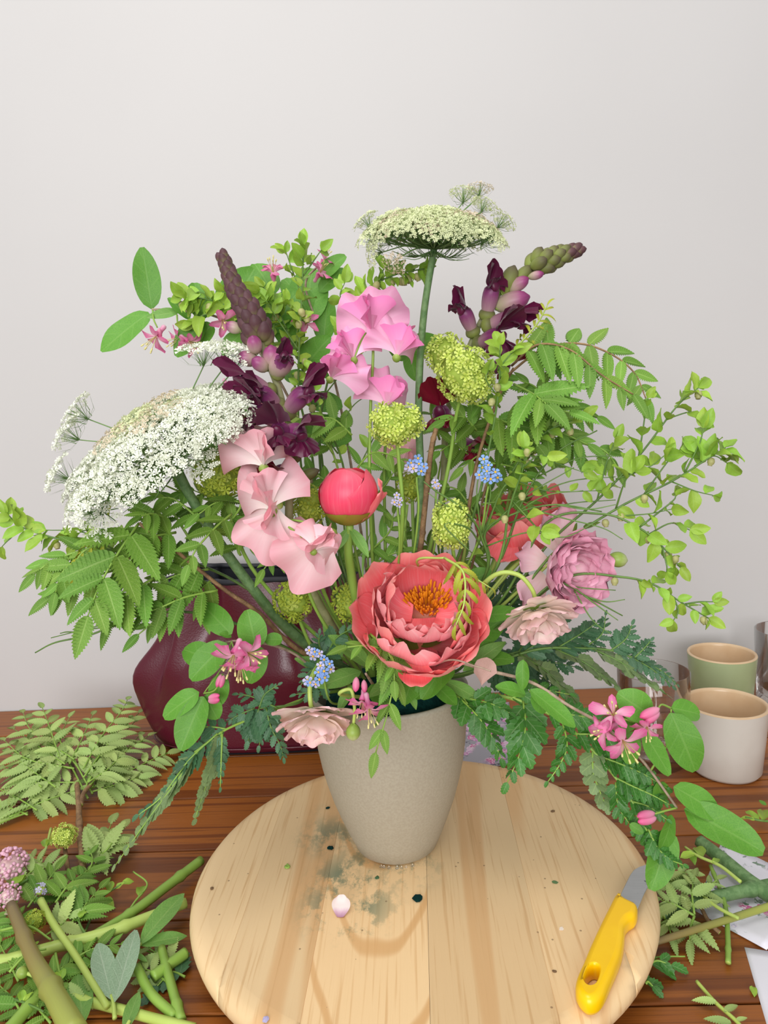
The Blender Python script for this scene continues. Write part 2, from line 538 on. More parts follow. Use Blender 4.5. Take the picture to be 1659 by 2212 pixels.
def leaf_mesh(name, w, a=.7, b=.9, teeth=0, fold=.25, droop=.12, pleat=0., wave=0., nv=2, nu=10, depth=.2, curl=0.):
    if teeth:
        nu = teeth * 2
    ph = rnd(0, 6)

    def fn(u, v, i, j):
        hw = w * prof(min(max(u, .012), .985), a, b)
        if i == 0:
            hw *= .25
        x = u
        if teeth and abs(v) == 1 and 0 < i < nu:
            if i % 2:
                hw *= 1 - depth
            else:
                x += .55 / nu * 1.2
        y = v * hw
        z = fold * abs(y) - droop * u * u + wave * math.sin(u * 9 + ph) * v * w
        if pleat:
            z += pleat * w * (1 if i % 2 else -1) * abs(v) * (1 - u * .6)
        if curl:
            an = curl * u
            x = math.sin(an) / curl * (x / max(u, 1e-4)) if u > 0 else 0
            z -= (1 - math.cos(an)) / curl
        return (x, y, z)
    return grid(name, nu, nv, fn)


def leafset(key, mname, n, **kw):
    out = []
    for i in range(n):
        k2 = dict(kw)
        k2['droop'] = kw.get('droop', .12) + rnd(-.08, .14)
        k2['fold'] = kw.get('fold', .25) + rnd(-.12, .15)
        me = leaf_mesh(key, **k2)
        me.materials.append(M[mname])
        out.append(me)
    return out


LS = dict(
    sorb=leafset('leaflet', 'sorb', 5, w=.205, a=.55, b=1.0, teeth=14, pleat=.22, depth=.22),
    sorbn=leafset('leaflet', 'sorb', 3, w=.15, a=.55, b=.85, teeth=13, pleat=.16, depth=.18, droop=.3),
    young=leafset('leaflet', 'sorb_young', 4, w=.10, a=.6, b=.8, teeth=10, pleat=.2, fold=.7, droop=.1, curl=1.7),
    dry=leafset('leaflet', 'sorb_dry', 5, w=.19, a=.55, b=.95, teeth=11, pleat=.2, depth=.24),
    vacc=leafset('leaf', 'vacc', 6, w=.30, a=.6, b=.75, fold=.45, droop=.2, wave=.18, nv=4, nu=6),
    vaccn=leafset('leaf', 'vacc', 3, w=.22, a=.6, b=.85, fold=.5, droop=.3, wave=.25, nv=4, nu=6),
    lon=leafset('leaf', 'lon', 4, w=.27, a=.55, b=.62, fold=.18, droop=.14, wave=.06, nv=4, nu=12),
    lonw=leafset('leaf', 'lon', 3, w=.33, a=.5, b=.55, fold=.15, droop=.14, wave=.06, nv=4, nu=12),
    pleaf=leafset('leaf', 'pleaf', 3, w=.17, a=.8, b=.8, fold=.3, droop=.15, wave=.06, nv=4, nu=10),
    silver=leafset('leaf', 'silver', 2, w=.135, a=.8, b=.75, fold=.2, droop=.05, wave=.05, nv=4, nu=12),
    fern=leafset('pinnule', 'fern', 4, w=.30, a=.4, b=.6, teeth=5, depth=.3, fold=.2, droop=.12),
    fernpale=leafset('pinnule', 'fernpale', 3, w=.46, a=.3, b=.4, teeth=4, depth=.16, fold=.1, droop=.05),
    fernbright=leafset('pinnule', 'fernbright', 4, w=.33, a=.35, b=.5, teeth=5, depth=.24, fold=.3, droop=.2),
    sepal=leafset('sepal', 'sepal', 2, w=.3, a=.5, b=.7, fold=.1, droop=-.3, nu=6),
)


def leaf(parent, p, d, n, L, kind, name='leaf', roll=0., wide=1.0):
    if roll:
        n = Matrix.Rotation(roll, 3, d.normalized()) @ n
    return part(name, random.choice(LS[kind]), parent, frame(p, d, n, (L, L * wide, L)))


def leafpx(parent, a, b, kind, name='leaf', n=None, roll=None, wide=1.0, jt=.25):
    """a leaf whose base and tip were measured as (x, y, Y)"""
    p, q = P(*a), P(*b)
    n = n or jit(tocam(p) * .8 + Vector((0, 0, .5)), jt)
    return leaf(parent, p, q - p, n, (q - p).length, kind, name, roll if roll is not None else rnd(-.25, .25), wide)


# ------------------------------------------------------------------ compound leaves, ferns, twigs
def pinnate(parent, pts, pairs, L, kind='sorb', m='stem', nrm=None, ang=1.05, droop=.15, start=.12, r=.0009, term=True, lo=.55, hi=.9, name='leaflet', wide=1.0, pname='rachis'):
    c = crv(pts, 6)
    ra = tube(pname, c, r * 1.3, r * .6, M[m], parent, sides=5)
    N = len(c) - 1
    for k in range(pairs):
        t = start + (1 - start) * (k + .15) / pairs
        i = min(int(t * N), N - 1)
        p = c[i].lerp(c[i + 1], t * N - i)
        tg = (c[i + 1] - c[max(i - 1, 0)]).normalized()
        n = jit(nrm if nrm is not None else (tocam(p) * .7 + Vector((0, 0, .6))), .22)
        side = n.cross(tg).normalized()
        f = k / max(pairs - 1, 1)
        ln = L * (lo + (1 - lo) * math.sin(PI * min(1, .25 + .75 * f) ** .9)) if hi is None else L * (1 - (1 - lo) * f ** 1.4) * (.85 if k == 0 else 1)
        for s in (-1, 1):
            a = ang * (1 - .28 * f) + rnd(-.1, .1)
            d = tg * math.cos(a) + side * (s * math.sin(a)) + Vector((0, 0, -droop)) * rnd(.5, 1.5)
            leaf(ra, p, d, n, ln * rnd(.88, 1.1), kind, name, rnd(-.35, .35), wide)
    if term:
        tg = (c[-1] - c[-2]).normalized()
        leaf(ra, c[-1], tg + Vector((0, 0, -droop)), jit(nrm if nrm is not None else (tocam(c[-1]) * .7 + Vector((0, 0, .6))), .2), L * lo * 1.1, kind, name, rnd(-.3, .3), wide)
    return ra


def lathe(name, prof_, seg=24, cap0=True, cap1=True):
    vs, fs, uv = [], [], []
    n = len(prof_)
    for i, (r, z) in enumerate(prof_):
        for k in range(seg):
            a = 2 * PI * k / seg
            vs.append((r * math.cos(a), r * math.sin(a), z))
            uv.append((i / (n - 1), k / seg))
    for i in range(n - 1):
        for k in range(seg):
            a, b = i * seg + k, i * seg + (k + 1) % seg
            fs.append((a, b, b + seg, a + seg))
    if cap0:
        fs.append(tuple(range(seg))[::-1])
    if cap1:
        fs.append(tuple(range((n - 1) * seg, n * seg)))
    return mesh(name, vs, fs, uv)


def zframe(p, d, s=1.0):
    """local +Z along d"""
    d = d.normalized()
    x = d.orthogonal().normalized()
    y = d.cross(x)
    sx = s if isinstance(s, tuple) else (s, s, s)
    m = Matrix.Identity(4)
    for r in range(3):
        m[r][0], m[r][1], m[r][2], m[r][3] = x[r] * sx[0], y[r] * sx[1], d[r] * sx[2], p[r]
    return m


ME = {}
ME['bell'] = lathe('bell', [(.05, 0), (.32, .1), (.46, .4), (.42, .7), (.26, .9), (.3, 1.0), (.12, .96)], 8)
ME['bell'].materials.append(M['berry'])


def twig(name, label, main, sides=(), leafpx_=38, dens=1.0, r=.0011, kind='vacc', bells=0, m='stemdark', tipfrom=.25, cat='twig', sdens=1.0, foam=None):
    """thin branch measured as polylines; leaves alternate along the outer part of every line"""
    pts = px(main)
    c = crv(([foam] if foam is not None else []) + pts, 7)
    t = thing(name, label, cat, c[0])
    tube('stem', c, r * 1.4, r * .5, M[m], t, sides=5)
    ends = c[-1]

    def dress(c, par, d_, f0):
        N = len(c) - 1
        ln = sum((c[i + 1] - c[i]).length for i in range(N)) * (1 - f0)
        s = sc(c[-1])
        n = int(d_ * ln / (leafpx_ * s * .42))
        for k in range(n):
            tt = f0 + (1 - f0) * (k + rnd(.1, .9)) / n
            i = min(int(tt * N), N - 1)
            p = c[i].lerp(c[i + 1], tt * N - i)
            tg = (c[i + 1] - c[i]).normalized()
            o = jit(tg.orthogonal(), 1.4)
            o = (o - tg * o.dot(tg)).normalized()
            dd = tg * .55 + o * (1 if k % 2 else -1) * .85
            leaf(t, p, dd, jit(tocam(p) * .5 + Vector((0, 0, .55)), .6), leafpx_ * s * rnd(.65, 1.2), kind)
        if d_ > 0:
            for k in range(2):
                leaf(t, c[-1], jit((c[-1] - c[-2]).normalized(), .7), jit(tocam(c[-1]), .5), leafpx_ * s * rnd(.6, 1.0), kind)
    dress(c, t, dens, tipfrom)
    for sd in sides:
        cs = crv(px(sd), 6)
        tube('side_twig', cs, r * .8, r * .4, M[m], t, sides=4)
        dress(cs, t, dens * sdens, .3)
    for k in range(bells):
        i = random.randint(int(len(c) * .45), len(c) - 1)
        s = sc(c[i])
        p = c[i] + Vector((rnd(-1, 1), rnd(-1, 1), rnd(-1, .2))) * 12 * s
        part('bell_flower', ME['bell'], t, zframe(p, Vector((rnd(-.4, .4), rnd(-.4, .4), -1)), 18 * s))
    return t


# ------------------------------------------------------------------ petals
def petal_sphere(name, R, th1, Wd, m, th0=.06, ruf=.04, notch=.06, nu=8, nv=8, flare=0., seed=0, base=.3):
    rs = random.Random(seed)
    ph, ph2 = rs.uniform(0, 6), rs.uniform(0, 6)

    def fn(u, v, i, j):
        s = base + (1 - base) * math.sin(min(u / .65, 1) * PI / 2)
        if u > .65:
            s *= math.sqrt(max(0, 1 - ((u - .65) / .35) ** 2 * .78))
        tipk = max(0, (u - .6) / .4) ** 1.5
        edge = 1 - notch * (.5 + .5 * math.cos(v * 4.2 + ph)) * tipk - .10 * v * v * u
        th = th0 + (th1 - th0) * u * edge
        a = v * Wd * s / R
        rr = R * (1 + flare * u ** 3 + ruf * u * u * math.sin(v * 5 + ph) + ruf * .7 * abs(v) ** 2 * math.sin(u * 8 + ph2))
        mx, mz = math.sin(th), -math.cos(th)
        return (rr * math.cos(a) * mx, rr * math.sin(a), R + rr * math.cos(a) * mz)
    me = grid(name, nu, nv, fn)
    me.materials.append(m)
    return me


def fan_petal(name, L, spread, m, ruffle=.1, waves=3., cup=.0, fold=0., refl=0., nu=7, nv=12, seed=0, notch=.0, base=.12, rnd_=.42):
    """rounded fan: narrow claw, wavy outer edge"""
    rs = random.Random(seed)
    ph, ph2 = rs.uniform(0, 6), rs.uniform(0, 6)

    def fn(u, v, i, j):
        a = v * spread * (u ** .22)
        out = (1 - rnd_) + rnd_ * math.cos(min(abs(a) * 1.1, PI / 2) if spread > .7 else abs(v) * 1.35)
        r = L * u * out * (1 - notch * math.exp(-(v * 4) ** 2) * u ** 2)
        x, y = r * math.cos(a), r * math.sin(a)
        e = max(0, (u - .3) / .7) ** 1.6
        wv = math.sin(waves * v * PI + ph) + .55 * math.sin(1.7 * waves * v * PI + ph2)
        z = ruffle * L * e * wv + cup * L * v * v * u + fold * abs(y) - refl * L * u ** 2
        x += ruffle * .45 * L * e * math.sin(2.1 * waves * v * PI + ph2)
        return (x, y, z)
    me = grid(name, nu, nv, fn)
    me.materials.append(m)
    return me


def rot_about(p, axis, ang):
    return Matrix.Translation(p) @ Matrix.Rotation(ang, 4, axis)


def ring(parent, Wf, meshes, n, ph=0., tilt=0., only=None, off=(0, 0, 0), name='petal', jt=.12, label=None):
    for k in range(n):
        a = ph + 2 * PI * k / n + rnd(-jt, jt)
        if only and not only(a % (2 * PI)):
            continue
        loc = Matrix.Translation(off) @ Matrix.Rotation(a, 4, 'Z') @ Matrix.Rotation(tilt + rnd(-jt, jt) * .5, 4, 'Y')
        part(name, random.choice(meshes), parent, Wf @ loc, label=label)


def flower_frame(p, axis, upv):
    """+Z along axis, +Y as close to upv as can be"""
    z = axis.normalized()
    x = upv.cross(z).normalized()
    y = z.cross(x)
    m = Matrix.Identity(4)
    for r in range(3):
        m[r][0], m[r][1], m[r][2], m[r][3] = x[r], y[r], z[r], p[r]
    return m


def ellip(name, m, n=8, seg=10, a=.5, b=.6):
    """bud: base at 0, tip at z=1"""
    pr = [(max(.02, .5 * prof(min(max(i / n, .004), .996), a, b)), i / n) for i in range(n + 1)]
    me = lathe(name, pr, seg)
    me.materials.append(m)
    return me


# ------------------------------------------------------------------ the setting
def box(name, lo, hi, m, parent=None, Wm=None, bev=0., **kw):
    bm = bmesh.new()
    bmesh.ops.create_cube(bm, size=1)
    for v in bm.verts:
        for i in range(3):
            v.co[i] = lo[i] if v.co[i] < 0 else hi[i]
    if bev:
        bmesh.ops.bevel(bm, geom=bm.edges[:], offset=bev, segments=2, profile=.6, affect='EDGES')
    me = D.meshes.new(name)
    bm.to_mesh(me)
    bm.free()
    return part(name, me, parent, Wm, m, **kw)


ROOM = Matrix.Translation((-.12, 1.058, 0))
TH = .76                                          # table height over the floor
box('wall_back', (-2.6, .002, -TH), (2.6, .12, 1.9), M['wall'], Wm=ROOM, kind='structure')
box('floor', (-2.6, -3.4, -TH - .05), (2.6, .002, -TH), M['floor'], Wm=ROOM, kind='structure')

table = thing('wooden_table', 'red brown planked wooden table standing against the white wall', 'table', Vector((-.09, .6, -TH)))
edges = [0.0, -.098, -.188, -.292, -.395, -.498, -.600, -.703, -.80]
for a, b in zip(edges[1:], edges[:-1]):
    box('plank', (-1.1, a + .0009, -.034), (1.1, b - .0009, 0), M['table'], table, ROOM, bev=.0014)
for sx in (-1.02, .94):
    for sy in (-.76, -.08):
        box('leg', (sx, sy, -TH), (sx + .07, sy + .07, -.034), M['table'], table, ROOM)
box('apron', (-1.0, -.75, -.12), (1.0, -.725, -.034), M['table'], table, ROOM)

# round turning board: glued staves, each a slice of one rounded disc
BC = Matrix.Rotation(YAW, 3, 'Z') @ Vector((.0157, .5729, 0))
BR = .2014
BZ = .04
STAINS = [(-.085, .045, .05, .75, 30), (-.062, -.02, .055, .9, 26), (-.06, -.055, .06, .8, 34), (-.1, .09, .03, .6, 40),
                         (-.045, .035, .05, .9, 36), (-.01, -.005, .05, .5, 40)]
WOODS = dict(ca='efd0a0', cb='e2b884', cc='c99a62', along='Y', freq=22, rough=.45, spec=.3, grainbump=.12, stain=STAINS)
M['board'] = wood('pale rubberwood', **WOODS)
M['board_arch'] = wood('pale rubberwood with arched grain', cath=(-.036, 2600.0, 62.0), **WOODS)
board = thing('turning_board', 'round pale wooden turning board under the vase', 'board', BC)
full = bmesh.new()
pr = [(.02, 0), (BR - .012, 0), (BR - .005, .003), (BR - .0012, .009), (BR, .014), (BR - .001, .018), (BR - .004, .0215), (BR - .009, .0232), (BR - .016, .024)]
SEG = 128
rows = [[full.verts.new((r * math.cos(2 * PI * k / SEG), r * math.sin(2 * PI * k / SEG), z)) for k in range(SEG)] for r, z in pr[1:]]
for a, b in zip(rows[:-1], rows[1:]):
    for k in range(SEG):
        f = full.faces.new((a[k], a[(k + 1) % SEG], b[(k + 1) % SEG], b[k]))
        f.smooth = True
full.faces.new(rows[0][::-1])
full.faces.new(rows[-1])
cuts = [-1, -.145, -.0805, .006, .0905, .150, 1]
for a, b in zip(cuts[:-1], cuts[1:]):
    bm = full.copy()
    tl = Matrix.Rotation(math.radians(-1), 3, 'Z')
    for x, sgn in ((a, -1), (b, 1)):
        if abs(x) < 1:
            g = bm.verts[:] + bm.edges[:] + bm.faces[:]
            nn = tl @ Vector((sgn, 0, 0))
            r_ = bmesh.ops.bisect_plane(bm, geom=g, plane_co=tl @ Vector((x - sgn * .00012, 0, 0)), plane_no=nn, clear_outer=True)
            bmesh.ops.holes_fill(bm, edges=[e for e in bm.edges if e.is_boundary])
    me = D.meshes.new('stave')
    bm.to_mesh(me)
    bm.free()
    part('stave', me, board, Matrix.Translation(BC + Vector((0, 0, BZ - .024))), M[{-.0805: 'board_arch'}.get(a, 'board')])
full.free()
me = lathe('turntable_base', [(.03, 0), (.115, 0), (.118, .003), (.118, .013), (.112, .0158), (.03, .0158)], 48)
part('turntable_base', me, board, Matrix.Translation(BC), M['lining'], label='dark turntable base under the board')

# vase -------------------------------------------------------------------------------------------
VC = Matrix.Rotation(YAW, 3, 'Z') @ Vector((-.0042, .6055, BZ))
VH = P(838, 1478, VC.y).z - BZ
vase = thing('ceramic_vase', 'matt taupe tapered ceramic vase on the turning board', 'vase', VC)
vp = [(.005, 0), (.0325, 0), (.0362, .0012)]
for y, half in ((1812, 88), (1780, 103), (1744, 118), (1708, 132), (1672, 143), (1636, 152), (1600, 158.5), (1560, 163), (1520, 165)):
    q = P(850, y, VC.y)
    vp.append((half * sc(q), q.z - BZ))
rr = vp[-1][0] + .0006
vp += [(rr + .0016, VH - .0040), (rr + .0018, VH - .0018), (rr + .0008, VH - .0003), (rr - .0008, VH), (rr - .002, VH - .0012), (rr - .0030, VH - .006)]
vp += [(r - .0042, z) for r, z in vp[11:3:-1]] + [(.004, .010)]
part('body', lathe('body', vp, 72), vase, Matrix.Translation(VC), M['ceram'])
FOAM_Z = BZ + VH - .012
FC = Vector((VC.x, VC.y, FOAM_Z))
foam = [(.005, -.05), (.050, -.05), (.0615, -.002), (.0580, .014), (.050, .026), (.036, .033), (.015, .035), (.004, .0352)]
part('floral_foam', lathe('floral_foam', foam, 40), None, Matrix.Translation((VC.x, VC.y, FOAM_Z - .014)), M['foam'],
     label='dark teal wet floral foam block filling the vase mouth', cat='foam')
dm = lathe('water_droplet', [(.05, 0), (.85, .02), (1, .3), (.8, .7), (.4, .95), (.05, 1)], 10)
dm.materials.append(M['glass'])
for k in range(7):
    a = math.radians(-112 + k * 7 + rnd(-2, 2))
    part('water_droplet', dm, None, Matrix.Translation(VC + Vector((math.cos(a) * .0395, math.sin(a) * .0395, 0))) @ Matrix.Scale(rnd(.0012, .0020), 4),
         label='tiny clear water bead at the front foot of the vase', cat='droplet', group='water beads at the foot of the vase')


def foamp(x=0., y=0.):
    return FC + Vector((x * .045, y * .045, .012))


# bag ---------------------------------------------------------------------------------------------
BGC = Vector((-.212, .950, 0))
bag = thing('leather_bag', 'burgundy leather bucket bag with soft folds behind the vase', 'bag', BGC)
bz = [(0, .84), (.004, .90), (.015, .955), (.04, 1.0), (.075, 1.0), (.10, .985), (.12, .96), (.137, .90), (.155, .83), (.18, .78), (.21, .75), (.238, .74)]


def bagfn(inner):
    def fn(u, v, i, j):
        z, f = bz[i]
        a = v * PI + PI / 2
        ca, sa = math.cos(a), math.sin(a)
        e = .72
        x = math.copysign(abs(ca) ** e, ca) * .176 * f
        y = math.copysign(abs(sa) ** e, sa) * .085 * (f * .6 + .4)
        g = min(1, max(0, (z - .02) / .09))
        dent = .009 * math.sin(a * 9 + z * 14) + .006 * math.sin(a * 15 + 1 - z * 22) + .004 * math.sin(a * 5 + 2)
        slump = .004 * math.exp(-((z - .105) / .03) ** 2) * (1 + math.sin(a * 4 + 1))
        r = math.hypot(x, y)
        k = 1 + (dent * g * (1 if z < .22 else .6) + slump - inner) / max(r, .01)
        return (x * k, y * k, z + .004 * g * math.sin(a * 3) - (.004 if inner else 0))
    return fn


me = grid('body', len(bz) - 1, 120, bagfn(0))
bm = bmesh.new()
bm.from_mesh(me)
bmesh.ops.remove_doubles(bm, verts=bm.verts, dist=.0004)
bmesh.ops.holes_fill(bm, edges=[e for e in bm.edges if e.is_boundary and all(v.co.z < .003 for v in e.verts)])
bm.to_mesh(me)
bm.free()
bb = part('body', me, bag, Matrix.Translation(BGC), M['leather'])
sd = bb.modifiers.new('smooth', 'SUBSURF')
sd.levels = sd.render_levels = 1
part('lining', grid('lining', len(bz) - 1, 96, bagfn(.005)), bag, Matrix.Translation(BGC), M['lining'], label='black lining of the bag mouth')
rp = []
for j in range(97):
    q = bagfn(.002)(1, -1 + 2 * j / 96, len(bz) - 1, j)
    rp.append(BGC + Vector(q) + Vector((0, 0, .001)))
tube('rim_binding', rp, .0042, .0042, M['lining'], bag, 8)
def bagfoot(v):
    return BGC + Vector(bagfn(-.0012)(0, v, 2, 0))
tube('base_seam', [bagfoot(-1 + 2 * j / 96) for j in range(97)], .0012, .0012, M['leather'], bag, 5)


# beakers and glasses ----------------------------------------------------------------------------
def beaker(name, label, c, h, rt, rb, mo):
    t = thing(name, label, 'cup', c)
    ti = .0038
    pr = [(.003, 0), (rb - .006, 0), (rb - .003, .001), (rb, .005), (rb + (rt - rb) * .5, h * .5), (rt, h - .002)]
    part('body', lathe('body', pr, 64, True, False), t, Matrix.Translation(c), M[mo])
    pi = [(rt, h - .002), (rt - .0006, h - .0004), (rt - ti * .5, h), (rt - ti, h - .001), (rt - ti - .0004, h - .004), (rb - ti + (rt - rb) * .5, h * .5), (rb - ti, .012), (rb - ti - .006, .006), (.003, .0055)]
    part('inner_glaze', lathe('inner_glaze', pi, 64, False), t, Matrix.Translation(c), M['cupin'], label='sand coloured inside and rim')
    return t


c1 = T(1566, 1662)
h1 = P(1564, 1516, c1.y).z
r1 = 84 * sc(P(1564, 1516, c1.y))
beaker('beaker', 'pale grey glazed ceramic beaker, front one of the two', c1, h1, r1, r1 * .86, 'cupgrey')
yy = c1.y
while P(1559, 1410, yy).z > h1 + .0 and yy < 1.0 and True:
    yy += .004
c2 = P(1559, 1410, yy)
r2 = 69 * sc(c2)
c2.z = 0
beaker('beaker', 'sage green ceramic beaker behind the pale grey one', c2, h1, r2, r2 * .86, 'cupgreen')


def tumbler(label, c, h, r):
    t = thing('glass_tumbler', label, 'glass', c)
    pr = [(.002, 0), (r * .86, 0), (r * .9, .002), (r * .93, .01), (r, h - .001), (r - .0006, h), (r - .0016, h), (r - .0022, h - .001), (r * .93 - .0025, .017), (r * .8, .0125), (.002, .0115)]
    part('body', lathe('body', pr, 56), t, Matrix.Translation(c), M['glass'])


g1 = T(1412, 1640)
tumbler('clear glass tumbler behind the fern fronds, left of the beakers', g1, P(1396, 1448, g1.y).z, 75 * sc(P(1396, 1448, g1.y)))
g2 = T(1668, 1492)
g2.y = min(g2.y, .975)
tumbler('clear glass tumbler at the wall beside the green beaker', g2, P(1665, 1362, g2.y).z, 70 * sc(P(1665, 1362, g2.y)))


# paper ------------------------------------------------------------------------------------------
def sheet(name, label, corners, m, th=.0006, z=.0004, cat='card', bow=0.):
    ps = [T(x, y, z) for x, y in corners]
    c = sum(ps, Vector()) / 4
    n = 10

    def fn(u, v, i, j):
        t = (v + 1) / 2
        p = ps[0].lerp(ps[1], t).lerp(ps[3].lerp(ps[2], t), u) - c
        return (p.x, p.y, bow * (math.sin(u * PI * 2.2) * .5 + .5) * t)
    me = grid(name, n, n, fn)
    o = part(name, me, None, Matrix.Translation(c), m, label=label, cat=cat)
    s = o.modifiers.new('thick', 'SOLIDIFY')
    s.thickness = th
    s.offset = 1
    return o


sheet('photo_card', 'grey photo card of pink roses lying behind the vase', [(985, 1525), (1100, 1517), (1112, 1652), (990, 1662)], M['photo'])
sheet('print_card', 'white floral print card under cut stems at the right edge', [(1500, 1966), (1656, 2056), (1780, 1930), (1560, 1815)], M['print'], bow=.004)
sheet('blank_card', 'blank white card at the lower right table edge', [(1608, 2046), (1664, 2240), (1780, 2230), (1720, 2064)], M['paper'])


# knife ------------------------------------------------------------------------------------------
def k2(x, y, z):
    return T(1100 + x / 2.968, 1652 + y / 2.968, z)


hz = BZ + .0075
ho = [(690, 855), (750, 890), (815, 925), (822, 965), (808, 1003), (768, 1030), (742, 1075), (737, 1140), (722, 1230), (690, 1320), (642, 1430), (605, 1510), (560, 1552), (500, 1556), (447, 1515), (425, 1460), (435, 1390), (470, 1310), (520, 1190), (580, 1060), (635, 950)]
hh = [(512, 1345), (545, 1325), (575, 1345), (572, 1395), (550, 1445), (512, 1458), (486, 1430), (492, 1390)]
kc = k2(600, 1200, hz)
kc.z = BZ
knife = thing('knife', 'small florist knife with yellow plastic handle and short blade lying on the board', 'knife', kc)


def ringpts(src, n, close=True):
    pts = [k2(x, y, hz) for x, y in src]
    out = []
    for i in range(len(pts)):
        a, b, c, d = pts[i - 1], pts[i], pts[(i + 1) % len(pts)], pts[(i + 2) % len(pts)]
        for j in range(n):
            t = j / n
            p = .5 * ((2 * b) + (c - a) * t + (2 * a - 5 * b + 4 * c - d) * t * t + (3 * b - a - 3 * c + d) * t ** 3)
            out.append(Vector((p.x - kc.x, p.y - kc.y, 0)))
    return out


def inset(pts, d):
    n = len(pts)
    o = []
    for i in range(n):
        t = (pts[(i + 1) % n] - pts[i - 1]).normalized()
        o.append(pts[i] + Vector((t.y, -t.x, 0)) * d)
    return o


def slab(name, outer, hole, levels, m, parent):
    """extrude an outline (and hole) through (inset, z) levels"""
    bm = bmesh.new()
    ar = sum(outer[i].x * outer[(i + 1) % len(outer)].y - outer[(i + 1) % len(outer)].x * outer[i].y for i in range(len(outer)))
    so = -1 if ar > 0 else 1
    rings = []
    for pts, sg in ((outer, so), (hole, -so)):
        if not pts:
            continue
        rr = [[bm.verts.new(p + Vector((0, 0, z))) for p in inset(pts, sg * d * (1 if pts is outer else .3))] for d, z in levels]
        n = len(pts)
        for a, b in zip(rr[:-1], rr[1:]):
            for i in range(n):
                f = bm.faces.new((a[i], a[(i + 1) % n], b[(i + 1) % n], b[i]))
                f.smooth = True
        rings.append(rr)
    for lev in (0, -1):
        es = []
        for rr in rings:
            r = rr[lev]
            es += [bm.edges.get((r[i], r[(i + 1) % len(r)])) for i in range(len(r))]
        bmesh.ops.triangle_fill(bm, edges=es, use_beauty=True)
    bmesh.ops.recalc_face_normals(bm, faces=bm.faces)
    me = D.meshes.new(name)
    bm.to_mesh(me)
    bm.free()
    return part(name, me, parent, Matrix.Translation(kc), m)


slab('handle', ringpts(ho, 4), ringpts(hh, 4), [(.0030, .0004), (.0012, .0012), (.0, .004), (0, .009), (.0008, .0116), (.0022, .0132), (.0045, .0140)], M['yellow'], knife)
bl = [(700, 862), (728, 800), (760, 735), (775, 705), (800, 672), (835, 652), (880, 638), (925, 636), (940, 660), (905, 750), (862, 830), (822, 922), (760, 892)]
slab('blade', [Vector((k2(x, y, hz).x - kc.x, k2(x, y, hz).y - kc.y, 0)) for x, y in bl], None, [(.0002, .0062), (0, .0065), (0, .0072), (.0004, .0075)], M['steel'], knife)

# small things on the board
t0 = P(742, 1955, .505)


def onboard(x, y):
    return T(x, y, BZ)


pm = petal_sphere('fallen_petal', .016, 1.25, .0085, M['lilacpet'], th0=.1, ruf=.03, notch=.02, nu=10, nv=8, base=.35)
p0, p1 = onboard(735, 1984), onboard(746, 1930)
part('fallen_petal', pm, None, frame(p0 + Vector((0, 0, .0005)), (p1 - p0) + Vector((0, 0, .004)), Vector((0, 0, 1)), .95) @ Matrix.Translation((-.001, 0, 0)),
     label='white to mauve fallen petal on the board in front of the vase', cat='petal')


def crumb(x, y, r, m, label, name='foam_crumb', cat='crumb', flat=.5, seed=0, ztop=BZ):
    rs = random.Random(seed)
    bm = bmesh.new()
    bmesh.ops.create_icosphere(bm, subdivisions=2, radius=1)
    for v in bm.verts:
        q = 1 + .45 * noise.noise(v.co * 1.7 + Vector((seed * 3.1, 0, 0)))
        v.co = Vector((v.co.x * q, v.co.y * q * .8, (v.co.z + 1) * flat * q * .5))
    me = D.meshes.new(name)
    bm.to_mesh(me)
    bm.free()
    p = T(x, y, ztop)
    z0 = min(v.co.z for v in me.vertices)
    part(name, me, None, Matrix.Translation(p) @ Matrix.Rotation(rs.uniform(0, 6), 4, 'Z') @ Matrix.Scale(r * sc(p), 4) @ Matrix.Translation((0, 0, -z0)), m, label=label, cat=cat)


crumb(902, 1943, 13, M['foam'], 'dark green foam crumb on the board right of the fallen petal', seed=1)
crumb(714, 1833, 8, M['foam'], 'small dark green foam crumb left of the vase foot', seed=2)
crumb(621, 1873, 8, M['stem'], 'bright green stem crumb left of the green stain on the board', 'stem_crumb', seed=3)
crumb(815, 1896, 6, M['fern'], 'pale green smear crumb on the board below the vase', 'stem_crumb', seed=4, flat=.2)
crumb(708, 1746, 5, M['foam'], 'tiny dark crumb on the board beside the vase flank', seed=5)
crumb(574, 2203, 9, M['myopale'], 'small lilac floret fallen at the front of the board', 'fallen_floret', 'flower', seed=6, flat=.3)
crumb(458, 1920, 5, M['stembrown'], 'small brown speck of soil near the left board rim', 'soil_speck', seed=7)
crumb(1213, 2007, 6, M['ranpale'], 'pale wood shaving on the board left of the knife', 'wood_shaving', 'shaving', seed=8, flat=.2)
crumb(1199, 1906, 6, M['stemhairy'], 'grey green speck on the right half of the board', 'stem_crumb', seed=9, flat=.2)
crumb(1194, 1753, 5, M['stembrown'], 'small brown speck on the upper right of the board', 'soil_speck', seed=10, flat=.3)
crumb(1198, 2099, 5, M['stembrown'], 'dark brown speck on the board left of the knife handle end', 'soil_speck', seed=11, flat=.3)


# ================================================================== the bouquet
BUD = {k: ellip('bud', M[m], a=.6, b=.55) for k, m in dict(lon='lonbud', snap='snapbud', snapg='snapbudg', snapp='snapbudp', green='gbud').items()}


def stemto(t, c0, head, r, m, mid=(), sides=7, **kw):
    c = crv([c0] + px(mid) + [head], 8)
    tube('stem', c, r, r * .8, M[m], t, sides, **kw)
    return c


